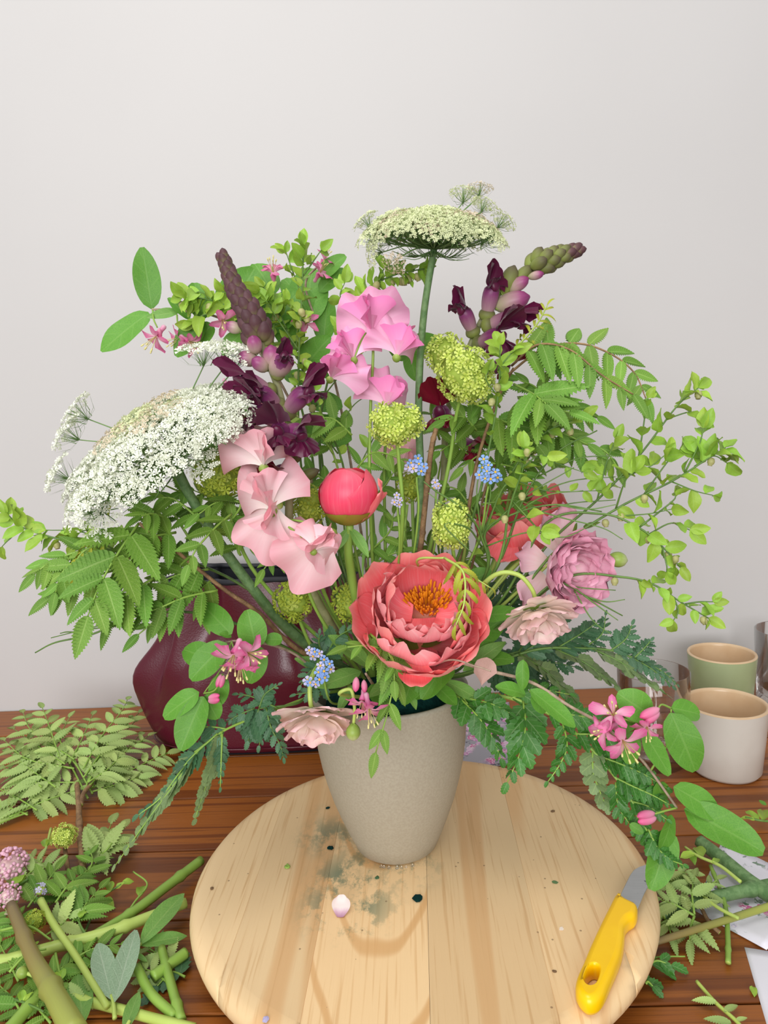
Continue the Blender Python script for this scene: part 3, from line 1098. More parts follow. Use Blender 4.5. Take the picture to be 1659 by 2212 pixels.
# ---- peonies
PE = dict(
    outer=[petal_sphere('petal', .047, rnd(1.6, 1.78), .033, M['peony'], ruf=.03, notch=.07, nu=10, nv=10, seed=i, flare=.04) for i in range(4)],
    mid=[petal_sphere('petal', .038, rnd(1.75, 2.0), .028, M['peony'], ruf=.045, notch=.09, nu=10, nv=10, seed=10 + i) for i in range(4)],
    inner=[petal_sphere('inner_petal', .0265, rnd(2.15, 2.45), .0215, M['peonyin'], ruf=.07, notch=.14, nu=10, nv=10, seed=20 + i, base=.5) for i in range(5)],
    inner2=[petal_sphere('inner_petal', .019, rnd(2.3, 2.6), .0165, M['peonyin'], ruf=.10, notch=.2, nu=9, nv=9, seed=30 + i, base=.5) for i in range(4)],
)
st = lathe('stamen', [(.25, 0), (.2, .5), (.22, .62), (.6, .66), (.62, .95), (.2, 1.0)], 5)
st.materials.append(M['stamen'])


def sepals(parent, Wf, n, L, off=0., tilt=-.9, kind='sepal', m=None):
    for k in range(n):
        a = 2 * PI * k / n + .3
        me = random.choice(LS['sepal'])
        part('sepal', me, parent, Wf @ Matrix.Rotation(a, 4, 'Z') @ Matrix.Translation((off, 0, 0)) @ Matrix.Rotation(tilt, 4, 'Y') @ Matrix.Scale(L, 4))


hc = P(910, 1330, .525)
ax = CV(-.04, .60, .80)
t = thing('open_peony', 'open coral peony with golden stamens low at the front of the bouquet', 'flower', foamp(.2, .1))
Wf = flower_frame(hc - ax * .030, ax, CV(0, 1, 0))
stemto(t, foamp(.2, .1), hc - ax * .029, .0034, 'stem')
ring(t, Wf, PE['outer'], 8, .2, .12, jt=.10)
ring(t, Wf @ Matrix.Translation((0, 0, .002)), PE['mid'], 8, .55, .02, jt=.12, only=lambda a: not (3.9 < a < 5.6))
ring(t, Wf @ Matrix.Translation((0, -.002, 0)), PE['mid'], 9, .2, .30, jt=.12, only=lambda a: 3.5 < a < 6.0)
ring(t, Wf @ Matrix.Translation((0, -.004, .003)) @ Matrix.Scale(1.22, 4), PE['inner'], 8, .5, .16, jt=.12, only=lambda a: 3.4 < a < 6.1, name='inner_petal')
ring(t, Wf @ Matrix.Translation((0, .003, .006)), PE['mid'], 6, .9, -.2, jt=.15, only=lambda a: a < 3.3)
for (x, y, z, tilt, k, a) in ((-.006, .006, .004, .05, 'inner', -2.75), (-.002, .004, .004, .05, 'inner', -2.05), (.006, .004, .004, .05, 'inner', -1.35), (.012, .006, .004, .05, 'inner', -.6),
                              (.016, .008, .006, .0, 'inner', .15), (-.010, .012, .006, .0, 'inner', 2.9), (-.006, .004, .010, .1, 'inner2', -2.4), (.000, .002, .010, .12, 'inner2', -1.75), (.008, .003, .010, .12, 'inner2', -1.1),
                              (.014, .006, .012, .1, 'inner2', -.3), (-.008, .008, .012, .1, 'inner2', 3.0), (.003, .007, .010, .2, 'inner2', -1.5), (.018, .012, .012, 0, 'inner2', .5)):
    part('inner_petal', random.choice(PE[k]), t, Wf @ Matrix.Translation((x * .75, y * .75 - .002, z + (.013 if k == 'inner' else .012))) @ Matrix.Rotation(a, 4, 'Z') @ Matrix.Rotation(tilt, 4, 'Y'))
for k in range(110):
    a, q = rnd(0, 2 * PI), math.sqrt(rnd(0, 1))
    b = Vector((.005 + q * .012 * math.cos(a), .013 + q * .008 * math.sin(a), .020))
    d = Vector((math.cos(a) * q * .55, math.sin(a) * q * .5 + .1, 1)).normalized()
    L = rnd(.012, .020)
    part('stamen', st, t, Wf @ zframe(b, d, (.0016, .0016, L)))
sepals(t, Wf, 5, .03, .004, -.5)
# low outer petal and dry brown-green sepal under the bowl
part('outer_petal', PE['outer'][0], t, flower_frame(P(897, 1412, .505), CV(0, .1, 1), CV(0, 1, 0)) @ Matrix.Rotation(-PI / 2, 4, 'Z') @ Matrix.Scale(.44, 4), label='loose lower petal')

hb = P(753, 1066, .535)
t = thing('peony_bud', 'round closed deep coral peony bud left of the bouquet centre', 'flower', foamp(-.3, .1))
ax = CV(-.02, 1, .12)
Wf = flower_frame(hb - ax * .025, ax, CV(0, 0, 1))
stemto(t, foamp(-.3, .1), hb - ax * .0245, .0042, 'stem', [(757, 1230, .545)])
BP = [petal_sphere('petal', .0222 + .0004 * i, 2.75 - .07 * i, .036, M['peonybud'], ruf=.006, notch=.02, nu=12, nv=12, seed=40 + i, base=.6) for i in range(5)]
for k, a in enumerate((-2.3, -.3, 1.35, 3.1, -1.2)):
    part('petal', BP[k], t, Wf @ Matrix.Rotation(a, 4, 'Z') @ Matrix.Diagonal((1, 1, 1.05, 1)))
core = ellip('bud_heart', M['peonybud'], a=.6, b=.5, seg=20, n=12)
part('bud_heart', core, t, Wf @ Matrix.Translation((0, 0, .001)) @ Matrix.Diagonal((.042, .042, .0435, 1)))
bk = petal_sphere('back_petal', .0235, 2.35, .026, M['peony'], ruf=.02, notch=.02, nu=9, nv=9, seed=47, base=.6)
part('back_petal', bk, t, Wf @ Matrix.Rotation(-PI / 2, 4, 'Z') @ Matrix.Translation((.001, 0, .004)))
cu = petal_sphere('curled_petal', .026, 2.0, .009, M['peony'], ruf=.10, notch=.2, nu=9, nv=6, seed=48, base=.5)
part('curled_petal', cu, t, Wf @ Matrix.Rotation(PI - .3, 4, 'Z') @ Matrix.Translation((.001, 0, .001)), label='curled browning outer petal')
so = petal_sphere('sepal', .0238, 1.02, .019, M['sepalolive'], ruf=.01, notch=0, nu=6, nv=8, seed=49, base=.6)
for a in (-1.45, .6, 2.6):
    part('sepal', so, t, Wf @ Matrix.Rotation(a, 4, 'Z') @ Matrix.Translation((0, 0, -.0006)))
for a, L in ((.2, .028), (-2.6, .024)):
    p = hb - ax * .027
    leaf(t, p, CV(math.cos(a) * .6, -.8, .3), CV(.5, .2, 1), L, 'pleaf')
leafpx(t, (800, 1150, .54), (775, 1245, .53), 'pleaf', n=CV(-.9, 0, .3), wide=.6)

hs = P(1128, 1120, .64)
t = thing('coral_peony', 'coral peony half hidden behind bare twigs on the right', 'flower', foamp(.5, .3))
ax = CV(-.25, .75, .30)
Wf = flower_frame(hs - ax * .030, ax, CV(0, 0, 1))
stemto(t, foamp(.5, .3), hs - ax * .029, .0036, 'stem')
SP = [petal_sphere('petal', .040, rnd(1.7, 2.1), .030, M['peony'], ruf=.05, notch=.08, nu=9, nv=9, seed=60 + i, base=.45) for i in range(4)]
ring(t, Wf, SP, 6, .3, .1)
ring(t, Wf @ Matrix.Scale(.88, 4) @ Matrix.Translation((0, 0, .003)), SP, 6, .8, 0)
ring(t, Wf @ Matrix.Scale(.7, 4) @ Matrix.Translation((0, 0, .008)), SP, 5, .1, 0)
part('outer_petal', SP[0], t, flower_frame(P(1100, 1150, .61), CV(-.3, -.2, 1), CV(0, 1, 0)) @ Matrix.Rotation(-PI * .6, 4, 'Z') @ Matrix.Scale(.55, 4))
sepals(t, Wf, 4, .024, .004, -.4)


# ---- ranunculus
def ranunculus(name, label, c, axis, R, stem_mid, base, rings, m, green=True, sr=.0022, smat='stempale', eye=False, mid3=None):
    t = thing(name, label, 'flower', base)
    Wf = flower_frame(c - axis * R * .35, axis, CV(0, 1, .01))
    stemto(t, base, c - axis * R * .36, sr, smat, stem_mid)
    for n, s, th, wd, ph, z in rings:
        ms = [petal_sphere('petal', R * s, th * rnd(.92, 1.06), R * wd, M[m], ruf=.06, notch=.06, nu=8, nv=8, seed=random.randint(0, 999), base=.4, flare=.08) for _ in range(3)]
        ring(t, Wf @ Matrix.Translation((0, 0, z * R)), ms, n, ph, 0, jt=.16)
    if green:
        sepals(t, Wf, 5, R * .5, R * .05, -.15)
    if eye:
        e = ellip('flower_heart', M['stamen'], a=.5, b=.3)
        part('flower_heart', e, t, Wf @ Matrix.Scale(R * .5, 4))
    return t, Wf


ranunculus('pink_ranunculus', 'full pink many petalled ranunculus at the right of the bouquet', P(1228, 1228, .575), CV(.42, -.12, .88), .0275,
           [(1120, 1215, .60)], foamp(.7, .1),
           [(9, 1.15, 1.50, .75, .1, 0), (9, 1.0, 1.70, .70, .5, .05), (8, .85, 1.85, .62, .2, .12), (7, .68, 1.95, .52, .6, .2), (6, .5, 2.1, .42, .1, .3), (5, .33, 2.3, .3, .4, .42)], 'ran')
pl = petal_sphere('outer_petal', .05, 1.0, .017, M['ran'], ruf=.06, notch=.08, nu=8, nv=8, seed=80)
tt = D.objects['pink_ranunculus']
for (x, y, a, s) in ((1180, 1235, -2.3, .9), (1205, 1190, 2.1, .8), (1215, 1180, 1.7, .85), (1185, 1215, 2.9, .8)):
    part('outer_petal', pl, tt, flower_frame(P(x, y, .588), CV(.2, 0, 1), CV(0, 1, 0)) @ Matrix.Rotation(a, 4, 'Z') @ Matrix.Rotation(.15, 4, 'Y') @ Matrix.Scale(s, 4))
def nodding(name, label, c, axis, R, stem_mid, base):
    """skirt of loose petals spread under a bent neck; axis points out of the face"""
    t = thing(name, label, 'flower', base)
    Wf = flower_frame(c - axis * R * .30, axis, CV(0, 1, .01))
    stemto(t, base, c - axis * R * .32, .0022, 'stempale', stem_mid)
    for n, tilt, ln, ph, z in ((7, .10, 1.05, .1, 0), (7, -.16, 1.0, .5, .04), (6, -.45, .9, .2, .08), (5, -.85, .75, .6, .12)):
        ms = [petal_sphere('petal', R * 2.0, .55 * ln, R * .40, M['ranpale'], th0=.03, ruf=.02, notch=.03, nu=8, nv=8, seed=random.randint(0, 999), base=.35) for _ in range(3)]
        ring(t, Wf @ Matrix.Translation((0, 0, z * R)), ms, n, ph, tilt, jt=.2)
    sepals(t, Wf, 5, R * .45, R * .05, .1)
    e = ellip('flower_heart', M['snapred'], a=.5, b=.3)
    part('flower_heart', e, t, Wf @ Matrix.Translation((0, 0, R * .1)) @ Matrix.Scale(R * .35, 4), label='dark heart of the flower')


nodding('blush_ranunculus', 'nodding blush ranunculus facing down under the pink one', P(1166, 1340, .545), CV(.15, -.80, .50), .031,
        [(990, 1330, .565), (1060, 1248, .55), (1115, 1240, .545), (1150, 1275, .545)], foamp(.5, .2))
nodding('peach_ranunculus', 'nodding peach ranunculus hanging at the left of the vase rim', P(680, 1562, .515), CV(.05, -.80, .48), .031,
        [(700, 1440, .53), (672, 1470, .52), (671, 1520, .515)], foamp(-.6, -.4))


def budflower(label, a, b, mid, base, wide=.8, r=.0016, name='ranunculus_bud'):
    p, q = P(*a), P(*b)
    t = thing(name, label, 'bud', base)
    stemto(t, base, p, r, 'stempale', mid)
    L = (q - p).length
    part('bud', BUD['green'], t, zframe(p, q - p, (L * wide, L * wide, L)))
    Wf = zframe(p, q - p)
    sepals(t, Wf, 4, L * .6, L * .1, -.9)


budflower('closed green ranunculus bud right of the pink ranunculus', (1312, 1206, .58), (1356, 1211, .578), [(1150, 1250, .59), (1230, 1185, .585)], foamp(.6, .1))
budflower('closed green ranunculus bud hanging over the vase rim', (764, 1562, .505), (762, 1600, .503), [(735, 1500, .515), (758, 1490, .51), (766, 1530, .505)], foamp(-.3, -.7), .85)


# ---- sweet peas
def peaset(m, mw, s0, ru=.115, wv=2.8, rf=.26, fo=-.06):
    return dict(
        banner=[fan_petal('banner', 1, 1.38, M[m], ruffle=ru, waves=wv, fold=fo, refl=rf, notch=.10, nu=10, nv=34, seed=s0 + i) for i in range(4)],
        wing=[fan_petal('wing', 1, .80, M[mw], ruffle=.10, waves=1.7, cup=.35, refl=-.22, nu=8, nv=18, seed=s0 + 10 + i) for i in range(3)],
        keel=[fan_petal('keel', 1, .45, M[m], ruffle=.02, cup=.5, nu=5, nv=6, seed=s0 + 20)])


PS = dict(pink=peaset('pea', 'peadeep', 100), light=peaset('pealight', 'pealight', 140, .19, 1.7, .42, -.12))


def sweetpea(t, kind, x, y, Y, size, face, up, stem_pt, spread=.5):
    p = P(x, y, Y)
    s = sc(p) * size
    f, u = CV(*face), CV(*up)
    r = u.cross(f).normalized()
    u = f.cross(r).normalized()
    base = p - u * s * .42 - f * s * .05
    c = crv([stem_pt, (stem_pt + base) / 2 + Vector((0, 0, .004)), base], 5)
    bl = tube('blossom_stalk', c, .0010, .0009, M['stem'], t, 5)
    part('calyx', BUD['green'], bl, zframe(base - u * s * .10, u, s * .18))
    k = PS[kind]
    part('banner', random.choice(k['banner']), bl, frame(base, u + f * .08, f, s))
    for sg in (-1, 1):
        d = u * .9 + f * .55 + r * sg * spread * .35
        n = (r * -sg * .8 + f * .45)
        part('wing', random.choice(k['wing']), bl, frame(base, d, n, s * .66))
    part('keel', k['keel'][0], bl, frame(base, u * .55 + f * .8, u * .6 - f * .5, s * .42))


def peastem(name, label, pts, base, flowers, kind):
    c = crv([base] + px(pts), 8)
    t = thing(name, label, 'flower', base)
    tube('stem', c, .0017, .0010, M['stem'], t, 6)
    for (x, y, Y, size, face, up, at) in flowers:
        i = int(at * (len(c) - 1))
        sweetpea(t, kind, x, y, Y, size, face, up, c[i])


peastem('sweet_pea', 'tall pink sweet pea stem at the top centre of the bouquet', [(800, 1100, .59), (800, 900, .585), (806, 760, .58), (800, 690, .58)], foamp(-.2, .3),
        [(800, 672, .575, 128, (-.1, .1, 1), (-.05, 1, 0), 1.0), (862, 728, .57, 108, (.55, .1, .85), (.15, 1, 0), .96), (752, 742, .57, 98, (-.3, .25, .9), (-.35, .9, 0), .94),
         (738, 788, .56, 96, (-.2, .3, 1), (.55, .75, .1), .9)], 'pink')
peastem('sweet_pea', 'short pink sweet pea just above the middle snowball ball', [(830, 1050, .60), (838, 900, .59), (838, 850, .588)], foamp(0, .2),
        [(838, 838, .58, 104, (.5, .1, .85), (.1, 1, 0), 1.0)], 'pink')
peastem('sweet_pea', 'pale pink ruffled sweet pea stem at the front left of the bouquet', [(690, 1330, .54), (640, 1200, .525), (585, 1110, .52), (560, 1000, .52)], foamp(-.4, 0),
        [(560, 958, .51, 128, (.3, .15, .9), (-.15, 1, .1), 1.0), (573, 1050, .505, 134, (-.15, .2, 1), (-.3, 1, .1), .93), (578, 1135, .50, 124, (.1, .3, 1), (-.35, -.8, .3), .85),
         (672, 1185, .50, 138, (.25, .25, 1), (-.75, -.55, .3), .72), (700, 1165, .498, 90, (.6, .3, .8), (.6, .5, .2), .74)], 'light')
peastem('sweet_pea', 'faded pale pink sweet pea behind the forget me nots', [(875, 1150, .63), (868, 1040, .63)], foamp(.1, .4),
        [(870, 985, .63, 95, (.3, .1, .9), (.2, 1, 0), 1.0)], 'light')

# ---- snapdragons
lip = dict(snap=[fan_petal('lip', 1, .72, M['snap'], ruffle=.12, waves=1.6, refl=.45, cup=.2, nu=7, nv=10, seed=200 + i) for i in range(3)],
           red=[fan_petal('lip', 1, .72, M['snapred'], ruffle=.12, waves=1.6, refl=.45, cup=.2, nu=7, nv=10, seed=210 + i) for i in range(3)])
snt = ellip('flower_tube', M['snaptube'], a=.5, b=.25, seg=10)
pal = ellip('palate', M['snap'], a=.5, b=.5, seg=10)


def snapflower(t, a, b, kind='snap', open_=1.0):
    """tube from the stem at a to the mouth at b (x, y, Y)"""
    p, q = P(*a), P(*b)
    d = (q - p)
    L = d.length
    d.normalize()
    tb = part('flower_tube', snt, t, zframe(p, d, (L * .50, L * .50, L)))
    part('calyx', BUD['snapg'], tb, zframe(p - d * L * .08, d, (L * .52, L * .52, L * .42)))
    u = (Vector((0, 0, 1)) - d * d.z).normalized()
    r = d.cross(u)
    m = p + d * L * .88
    for sg in (-1, 1):
        part('upper_lip', random.choice(lip[kind]), tb, frame(m + u * L * .12, u * (.75 * open_) + d * (1.1 - .5 * open_) + r * sg * .55, d * -.3 + u * .6 + r * sg * .3, L * .66 * (.75 + .25 * open_)))
    for sg in (-1, 0, 1):
        part('lower_lip', random.choice(lip[kind]), tb, frame(m - u * L * .12, -u * (.8 * open_) + d * (1.0 - .4 * open_) + r * sg * .8, u * .8 + d * .6, L * .56 * (.75 + .25 * open_)))
    part('palate', pal, tb, zframe(m - u * L * .08, d - u * .4, (L * .34, L * .34, L * .26)))


def snapbud(t, a, b, kind='snapp', wide=.55):
    p, q = P(*a), P(*b)
    d = q - p
    L = d.length
    o = part('bud', BUD[kind], t, zframe(p, d, (L * wide, L * wide, L)))
    for k in range(3):
        n = d.orthogonal()
        n.rotate(Matrix.Rotation(k * 2.1 + rnd(-.3, .3), 3, d.normalized()))
        leaf(o, p + n.normalized() * L * .08, d * .9 + n.normalized() * L * .35, -n, L * .55, 'sepal', 'sepal')


def spike(t, c, f0, f1, n, s0, s1, kinds):
    N = len(c) - 1
    for k in range(n):
        f = f0 + (f1 - f0) * k / (n - 1)
        i = min(int(f * N), N - 1)
        p = c[i].lerp(c[i + 1], f * N - i)
        tg = (c[min(i + 2, N)] - c[max(i - 1, 0)]).normalized()
        o = tg.orthogonal().normalized()
        o.rotate(Matrix.Rotation(k * 2.4, 3, tg))
        q = k / (n - 1)
        L = (s0 + (s1 - s0) * q) * sc(p)
        kd = kinds[min(int(q * len(kinds)), len(kinds) - 1)]
        part('bud', BUD[kd], t, zframe(p + o * L * .12, tg * (.9 + .7 * q) + o * (.75 - .45 * q), (L * .66, L * .66, L)))


b0 = foamp(-.5, .1)
t = thing('snapdragon', 'burgundy snapdragon spike on the left with brown green buds at the tip', 'flower', b0)
c = crv([b0] + px([(640, 1200, .545), (628, 1000, .55), (607, 860, .55), (572, 765, .55), (545, 690, .55), (512, 630, .55), (484, 562, .55)]), 10)
tube('stem', c, .0038, .0016, M['stemsnap'], t, 8)
spike(t, c, .60, .992, 58, 47, 28, ['snap', 'snap', 'snap'])
for a, b, kd in (((590, 800, .548), (585, 745, .54), 'snapp'), ((555, 765, .545), (545, 725, .535), 'snapp'), ((580, 800, .545), (545, 775, .535), 'snapp'), ((522, 715, .55), (488, 700, .55), 'snapp'), ((590, 815, .545), (622, 760, .535), 'snapp'), ((560, 780, .548), (512, 770, .54), 'snapp')):
    snapbud(t, a, b, kd, .72)
snapflower(t, (598, 815, .545), (612, 768, .53), open_=.15)
snapflower(t, (590, 850, .545), (520, 815, .53), open_=.4)
snapflower(t, (606, 880, .545), (560, 842, .525), open_=.25)
snapflower(t, (615, 895, .545), (662, 842, .53), open_=.45)
snapflower(t, (612, 915, .545), (552, 885, .525), open_=1.1)
snapflower(t, (618, 930, .545), (650, 935, .52), open_=1.0)
snapflower(t, (622, 950, .545), (600, 925, .515), open_=.8)
snapflower(t, (618, 960, .56), (545, 935, .56), 'red', open_=1.1)
snapflower(t, (625, 1010, .55), (598, 1020, .53), 'red', open_=1.0)
for a, b in (((628, 1000, .55), (650, 985, .54)), ((630, 1040, .55), (690, 1015, .55)), ((632, 1080, .55), (612, 1060, .54))):
    snapbud(t, a, b, 'snapg', .4)

b0 = foamp(.2, .4)
t = thing('snapdragon', 'burgundy snapdragon spike leaning right beside the tall umbel', 'flower', b0)
c = crv([b0] + px([(950, 1100, .64), (965, 900, .64), (1010, 760, .63), (1062, 655, .625), (1130, 590, .62), (1190, 560, .62), (1244, 541, .62)]), 10)
tube('stem', c, .0036, .0014, M['stemsnap'], t, 8)
spike(t, c, .74, .992, 32, 42, 27, ['snapg', 'snapg', 'snap'])
for a, b, kd in (((1075, 640, .62), (1062, 600, .615), 'snapp'), ((1085, 640, .62), (1112, 573, .615), 'snapg'), ((1095, 630, .62), (1142, 600, .61), 'snapp'), ((1065, 665, .62), (1145, 640, .61), 'snapp'), ((1140, 600, .615), (1175, 590, .61), 'snapp'), ((1110, 610, .62), (1150, 575, .62), 'snapg')):
    snapbud(t, a, b, kd, .55)
snapflower(t, (1050, 690, .62), (1064, 615, .61), open_=.1)
snapflower(t, (1025, 725, .625), (1000, 665, .615), open_=.2)
snapflower(t, (1045, 705, .62), (1120, 685, .605), open_=.12)
snapflower(t, (1030, 745, .625), (1080, 722, .60), open_=1.1)
snapflower(t, (1030, 800, .635), (1090, 790, .63), 'red', open_=1.0)
snapflower(t, (965, 920, .64), (950, 885, .61), 'red', open_=1.0)
snapflower(t, (1000, 950, .65), (1020, 965, .63), 'red', open_=1.0)


# ---- guelder snowball balls
def floret_mesh(name, m, cupz=.25):
    vs, fs, uv = [(0, 0, 0)], [], [(0, .5)]
    for k in range(5):
        a = 2 * PI * k / 5
        for da, r, z in ((-.42, .55, .06), (-.36, .95, cupz), (0, 1.05, cupz * .9), (.36, .95, cupz), (.42, .55, .06)):
            vs.append((r * math.cos(a + da), r * math.sin(a + da), z + rnd(-.06, .06)))
            uv.append((r * .95, .5))
        b = 1 + 5 * k
        fs.append((0, b, b + 1, b + 2))
        fs.append((0, b + 2, b + 3, b + 4))
    me = mesh(name, vs, fs, uv, smooth=False)
    me.materials.append(m)
    return me


VF = dict(vib=[floret_mesh('floret', M['vib'], z) for z in (.15, .3, .45, .1)], vibdark=[floret_mesh('floret', M['vibdark'], z) for z in (.15, .3, .45)])


def snowball(label, x, y, Y, r, stem=(), base=None, kind='vib', lumps=None, den=1.0, sm='stem'):
    c = P(x, y, Y)
    R = r * sc(c)
    base = base if base is not None else foamp(rnd(-.5, .5), rnd(-.2, .6))
    t = thing('snowball_flower', label, 'flower', base, 'lime snowball flower heads')
    stemto(t, base, c - Vector((0, 0, R * .3)), .0019, sm, stem)
    me = lathe('flower_core', [(.05, -1), (.5, -.85), (.87, -.5), (1, 0), (.87, .5), (.5, .85), (.05, 1)], 10)
    lumps = lumps or [(0, 0, 0, 1)]
    for k, (lx, ly, lz, lr) in enumerate(lumps):
        cc = c + CV(1, 0, 0) * lx * R + CV(0, 1, 0) * ly * R + CV(0, 0, 1) * lz * R
        rr = R * lr
        part('flower_core', me, t, Matrix.Translation(cc) @ Matrix.Scale(rr * .80, 4), M['vibcore'])
        fr = 9.8 * sc(c)
        n = int(min(290, 4.2 * (rr / fr) ** 2 * den))
        for i in range(n):
            z = 1 - 2 * (i + .5) / n
            a = i * 2.39996
            q = math.sqrt(1 - z * z)
            d = jit(Vector((q * math.cos(a), q * math.sin(a), z)), .13)
            if d.dot(tocam(cc)) < -.45:
                continue
            bump_ = 1 + .10 * noise.noise(d * 2.6 + Vector((x, y, k)))
            n2 = jit(d, .35)
            part('floret', random.choice(VF[kind]), t, zframe(cc + d * rr * .92 * bump_, n2, fr * rnd(.8, 1.15)) @ Matrix.Rotation(rnd(0, 6), 4, 'Z'))


snowball('large lime snowball head right of the tall umbel stem', 1003, 810, .575, 66, [(960, 1050, .60), (985, 900, .59)], foamp(.2, .2), lumps=[(0, .05, 0, .95), (.25, -.25, .1, .72)])
snowball('round lime snowball head behind the largest one', 962, 765, .61, 46, [(930, 1000, .62)], foamp(.15, .3))
snowball('lime snowball head with two lobes below the pink sweet pea', 853, 915, .545, 52, [(868, 1150, .56), (862, 1000, .55)], foamp(.0, .1), lumps=[(-.2, 0, 0, .9), (.5, .1, -.1, .72), (0, -.3, .1, .7)])
snowball('lime snowball head below the blue forget me nots', 975, 1133, .55, 50, [(975, 1300, .57)], foamp(.25, .0), lumps=[(0, .25, 0, .85), (0, -.28, 0, .80)])
snowball('olive snowball head left of the pale sweet pea', 475, 1022, .56, 58, [(560, 1250, .575)], foamp(-.4, .2), 'vibdark')
snowball('olive snowball head left of the peony bud', 668, 1092, .575, 42, [(700, 1280, .58)], foamp(-.3, .3), 'vibdark', lumps=[(0, .3, 0, .8), (0, -.35, 0, .8)])
snowball('olive snowball head low on the left before the bag', 633, 1298, .575, 44, [(690, 1420, .585)], foamp(-.5, .2), 'vibdark')
snowball('olive snowball head just left of the open peony', 757, 1302, .58, 42, [(790, 1420, .59)], foamp(-.2, .2), 'vibdark')
snowball('shaded olive snowball head under the two lobed one', 890, 1050, .63, 34, [(890, 1250, .62)], foamp(.1, .4), 'vibdark')
snowball('shaded olive snowball head behind the right foliage', 1118, 975, .66, 38, [(1050, 1250, .64)], foamp(.4, .4), 'vibdark')


# ---- lace umbels
def lacefloret(rs, vs, fs, p, n, r):
    x = n.orthogonal().normalized()
    y = n.cross(x)
    b = len(vs)
    vs.append(p - n * r * .2)
    for k in range(5):
        a = 2 * PI * k / 5 + rs.uniform(-.2, .2)
        for da in (-.38, .38):
            vs.append(p + (x * math.cos(a + da) + y * math.sin(a + da)) * r + n * r * rs.uniform(-.1, .4))
        fs.append((b, b + 1 + 2 * k, b + 2 + 2 * k))


def umbellet_meshes(mfl, n, seed, fr, dome=.45):
    rs = random.Random(seed)
    vs, fs, gv, gf = [], [], [], []
    for i in range(n):
        q = math.sqrt((i + .5) / n)
        a = i * 2.39996 + rs.uniform(-.2, .2)
        p = Vector((q * math.cos(a), q * math.sin(a), .62 + dome * (1 - q * q) * .4 + rs.uniform(-.07, .07)))
        lacefloret(rs, vs, fs, p, (Vector((p.x * .7, p.y * .7, 1)) + Vector((rs.uniform(-.4, .4), rs.uniform(-.4, .4), 0))).normalized(), fr * rs.uniform(.7, 1.25))
        if i % 2 == 0:
            b = len(gv)
            o = Vector((-p.y, p.x, 0)).normalized() * .014
            gv += [Vector((o.x, o.y, 0)), Vector((-o.x, -o.y, 0)), p - o * .6, p + o * .6]
            gf.append((b, b + 1, b + 2, b + 3))
    for k in range(8):                      # thread-like bracts
        a = k * 2 * PI / 8 + rs.uniform(-.2, .2)
        d = Vector((math.cos(a), math.sin(a), 0))
        b = len(gv)
        o = Vector((-d.y, d.x, 0)) * .022
        q = [Vector((0, 0, -.02)), d * .6 + Vector((0, 0, .05)), d * 1.12 + Vector((0, 0, rs.uniform(.3, .75)))]
        gv += [q[0] + o, q[0] - o, q[1] - o, q[1] + o, q[2]]
        gf += [(b, b + 1, b + 2, b + 3), (b + 3, b + 2, b + 4)]
    f = mesh('florets', vs, fs, smooth=False)
    f.materials.append(mfl)
    g = mesh('umbellet', gv, gf, smooth=False)
    g.materials.append(M['umbray'])
    return g, f


UW = [umbellet_meshes(M['umbwhite'], 52, i, .15) for i in range(4)]
UC = [umbellet_meshes(M['umbcream'], 64, 10 + i, .125) for i in range(4)]
UP_ = [umbellet_meshes(M['umbpink'], 66, 20 + i, .11) for i in range(3)]


def umbel(name, label, stem_pts, base, axis, R, n, height, dome, sets, ur, r, extra=(), brl=.6, lean=.3):
    c = crv([base] + px(stem_pts), 9)
    t = thing(name, label, 'flower', base)
    tube('stem', c, r, r * .8, M['stemhairy'], t, 10, ribs=.10)
    top = c[-1]
    Wf = flower_frame(top, axis, CV(0, 0, 1))
    for i in range(n):
        q = math.sqrt((i + .3) / n)
        a = i * 2.39996
        h = height * (1 - dome * q * q) + rnd(-.12, .12) * height
        loc = Vector((q * R * math.cos(a), q * R * math.sin(a), h))
        loc.x *= 1 + rnd(-.07, .10)
        loc.y *= 1 + rnd(-.07, .10)
        p = Wf @ loc
        mid = Wf @ Vector((loc.x * .62, loc.y * .62, loc.z * .30))
        cc = crv([top, mid, p], 4)
        ray_ = tube('ray', cc, .0007, .0005, M['umbray'], t, 4)
        d = ((cc[-1] - cc[-2]).normalized() * .35 + axis * .9 + (Wf.to_3x3() @ Vector((loc.x, loc.y, 0))).normalized() * (lean * q * q)).normalized()
        g, f = sets(q, a)
        s = ur * rnd(.85, 1.15) * (1 - .15 * q)
        u = part('umbellet', g, ray_, zframe(p - d * s * .5, d, s) @ Matrix.Rotation(rnd(0, 6), 4, 'Z'))
        fo = part('florets', f, ray_, u.matrix_basis and (WM[u.name]), kind='stuff')
    for (x, y, Y, s, dd, set_) in extra:
        p = P(x, y, Y)
        cc = crv([top, (top + p) / 2 + axis * .004, p], 5)
        ray_ = tube('ray', cc, .0008, .0005, M['umbray'], t, 4)
        g, f = random.choice(set_)
        u = part('umbellet', g, ray_, zframe(p, CV(*dd), s * sc(p)))
        part('florets', f, ray_, WM[u.name], kind='stuff')
    for k in range(13):                     # forked bracts under the head
        a = 2 * PI * k / 13
        d = Vector((math.cos(a), math.sin(a), 0))
        L = R * brl * rnd(.8, 1.1)
        q = [Wf @ Vector((0, 0, -.001)), Wf @ (d * L * .45 + Vector((0, 0, -.006))), Wf @ (d * L + Vector((0, 0, rnd(-.004, .010))))]
        b = tube('bract', crv(q, 4), .0006, .0002, M['umbray'], t, 4)
        for sg in (-1, 1):
            e = Wf @ (Matrix.Rotation(sg * .35, 3, 'Z') @ d * L * 1.05 + Vector((0, 0, rnd(-.008, .008))))
            tube('bract_fork', crv([q[1], (q[1] + e) / 2 - axis * .002, e], 3), .00045, .0002, M['umbray'], b, 4)
    return t


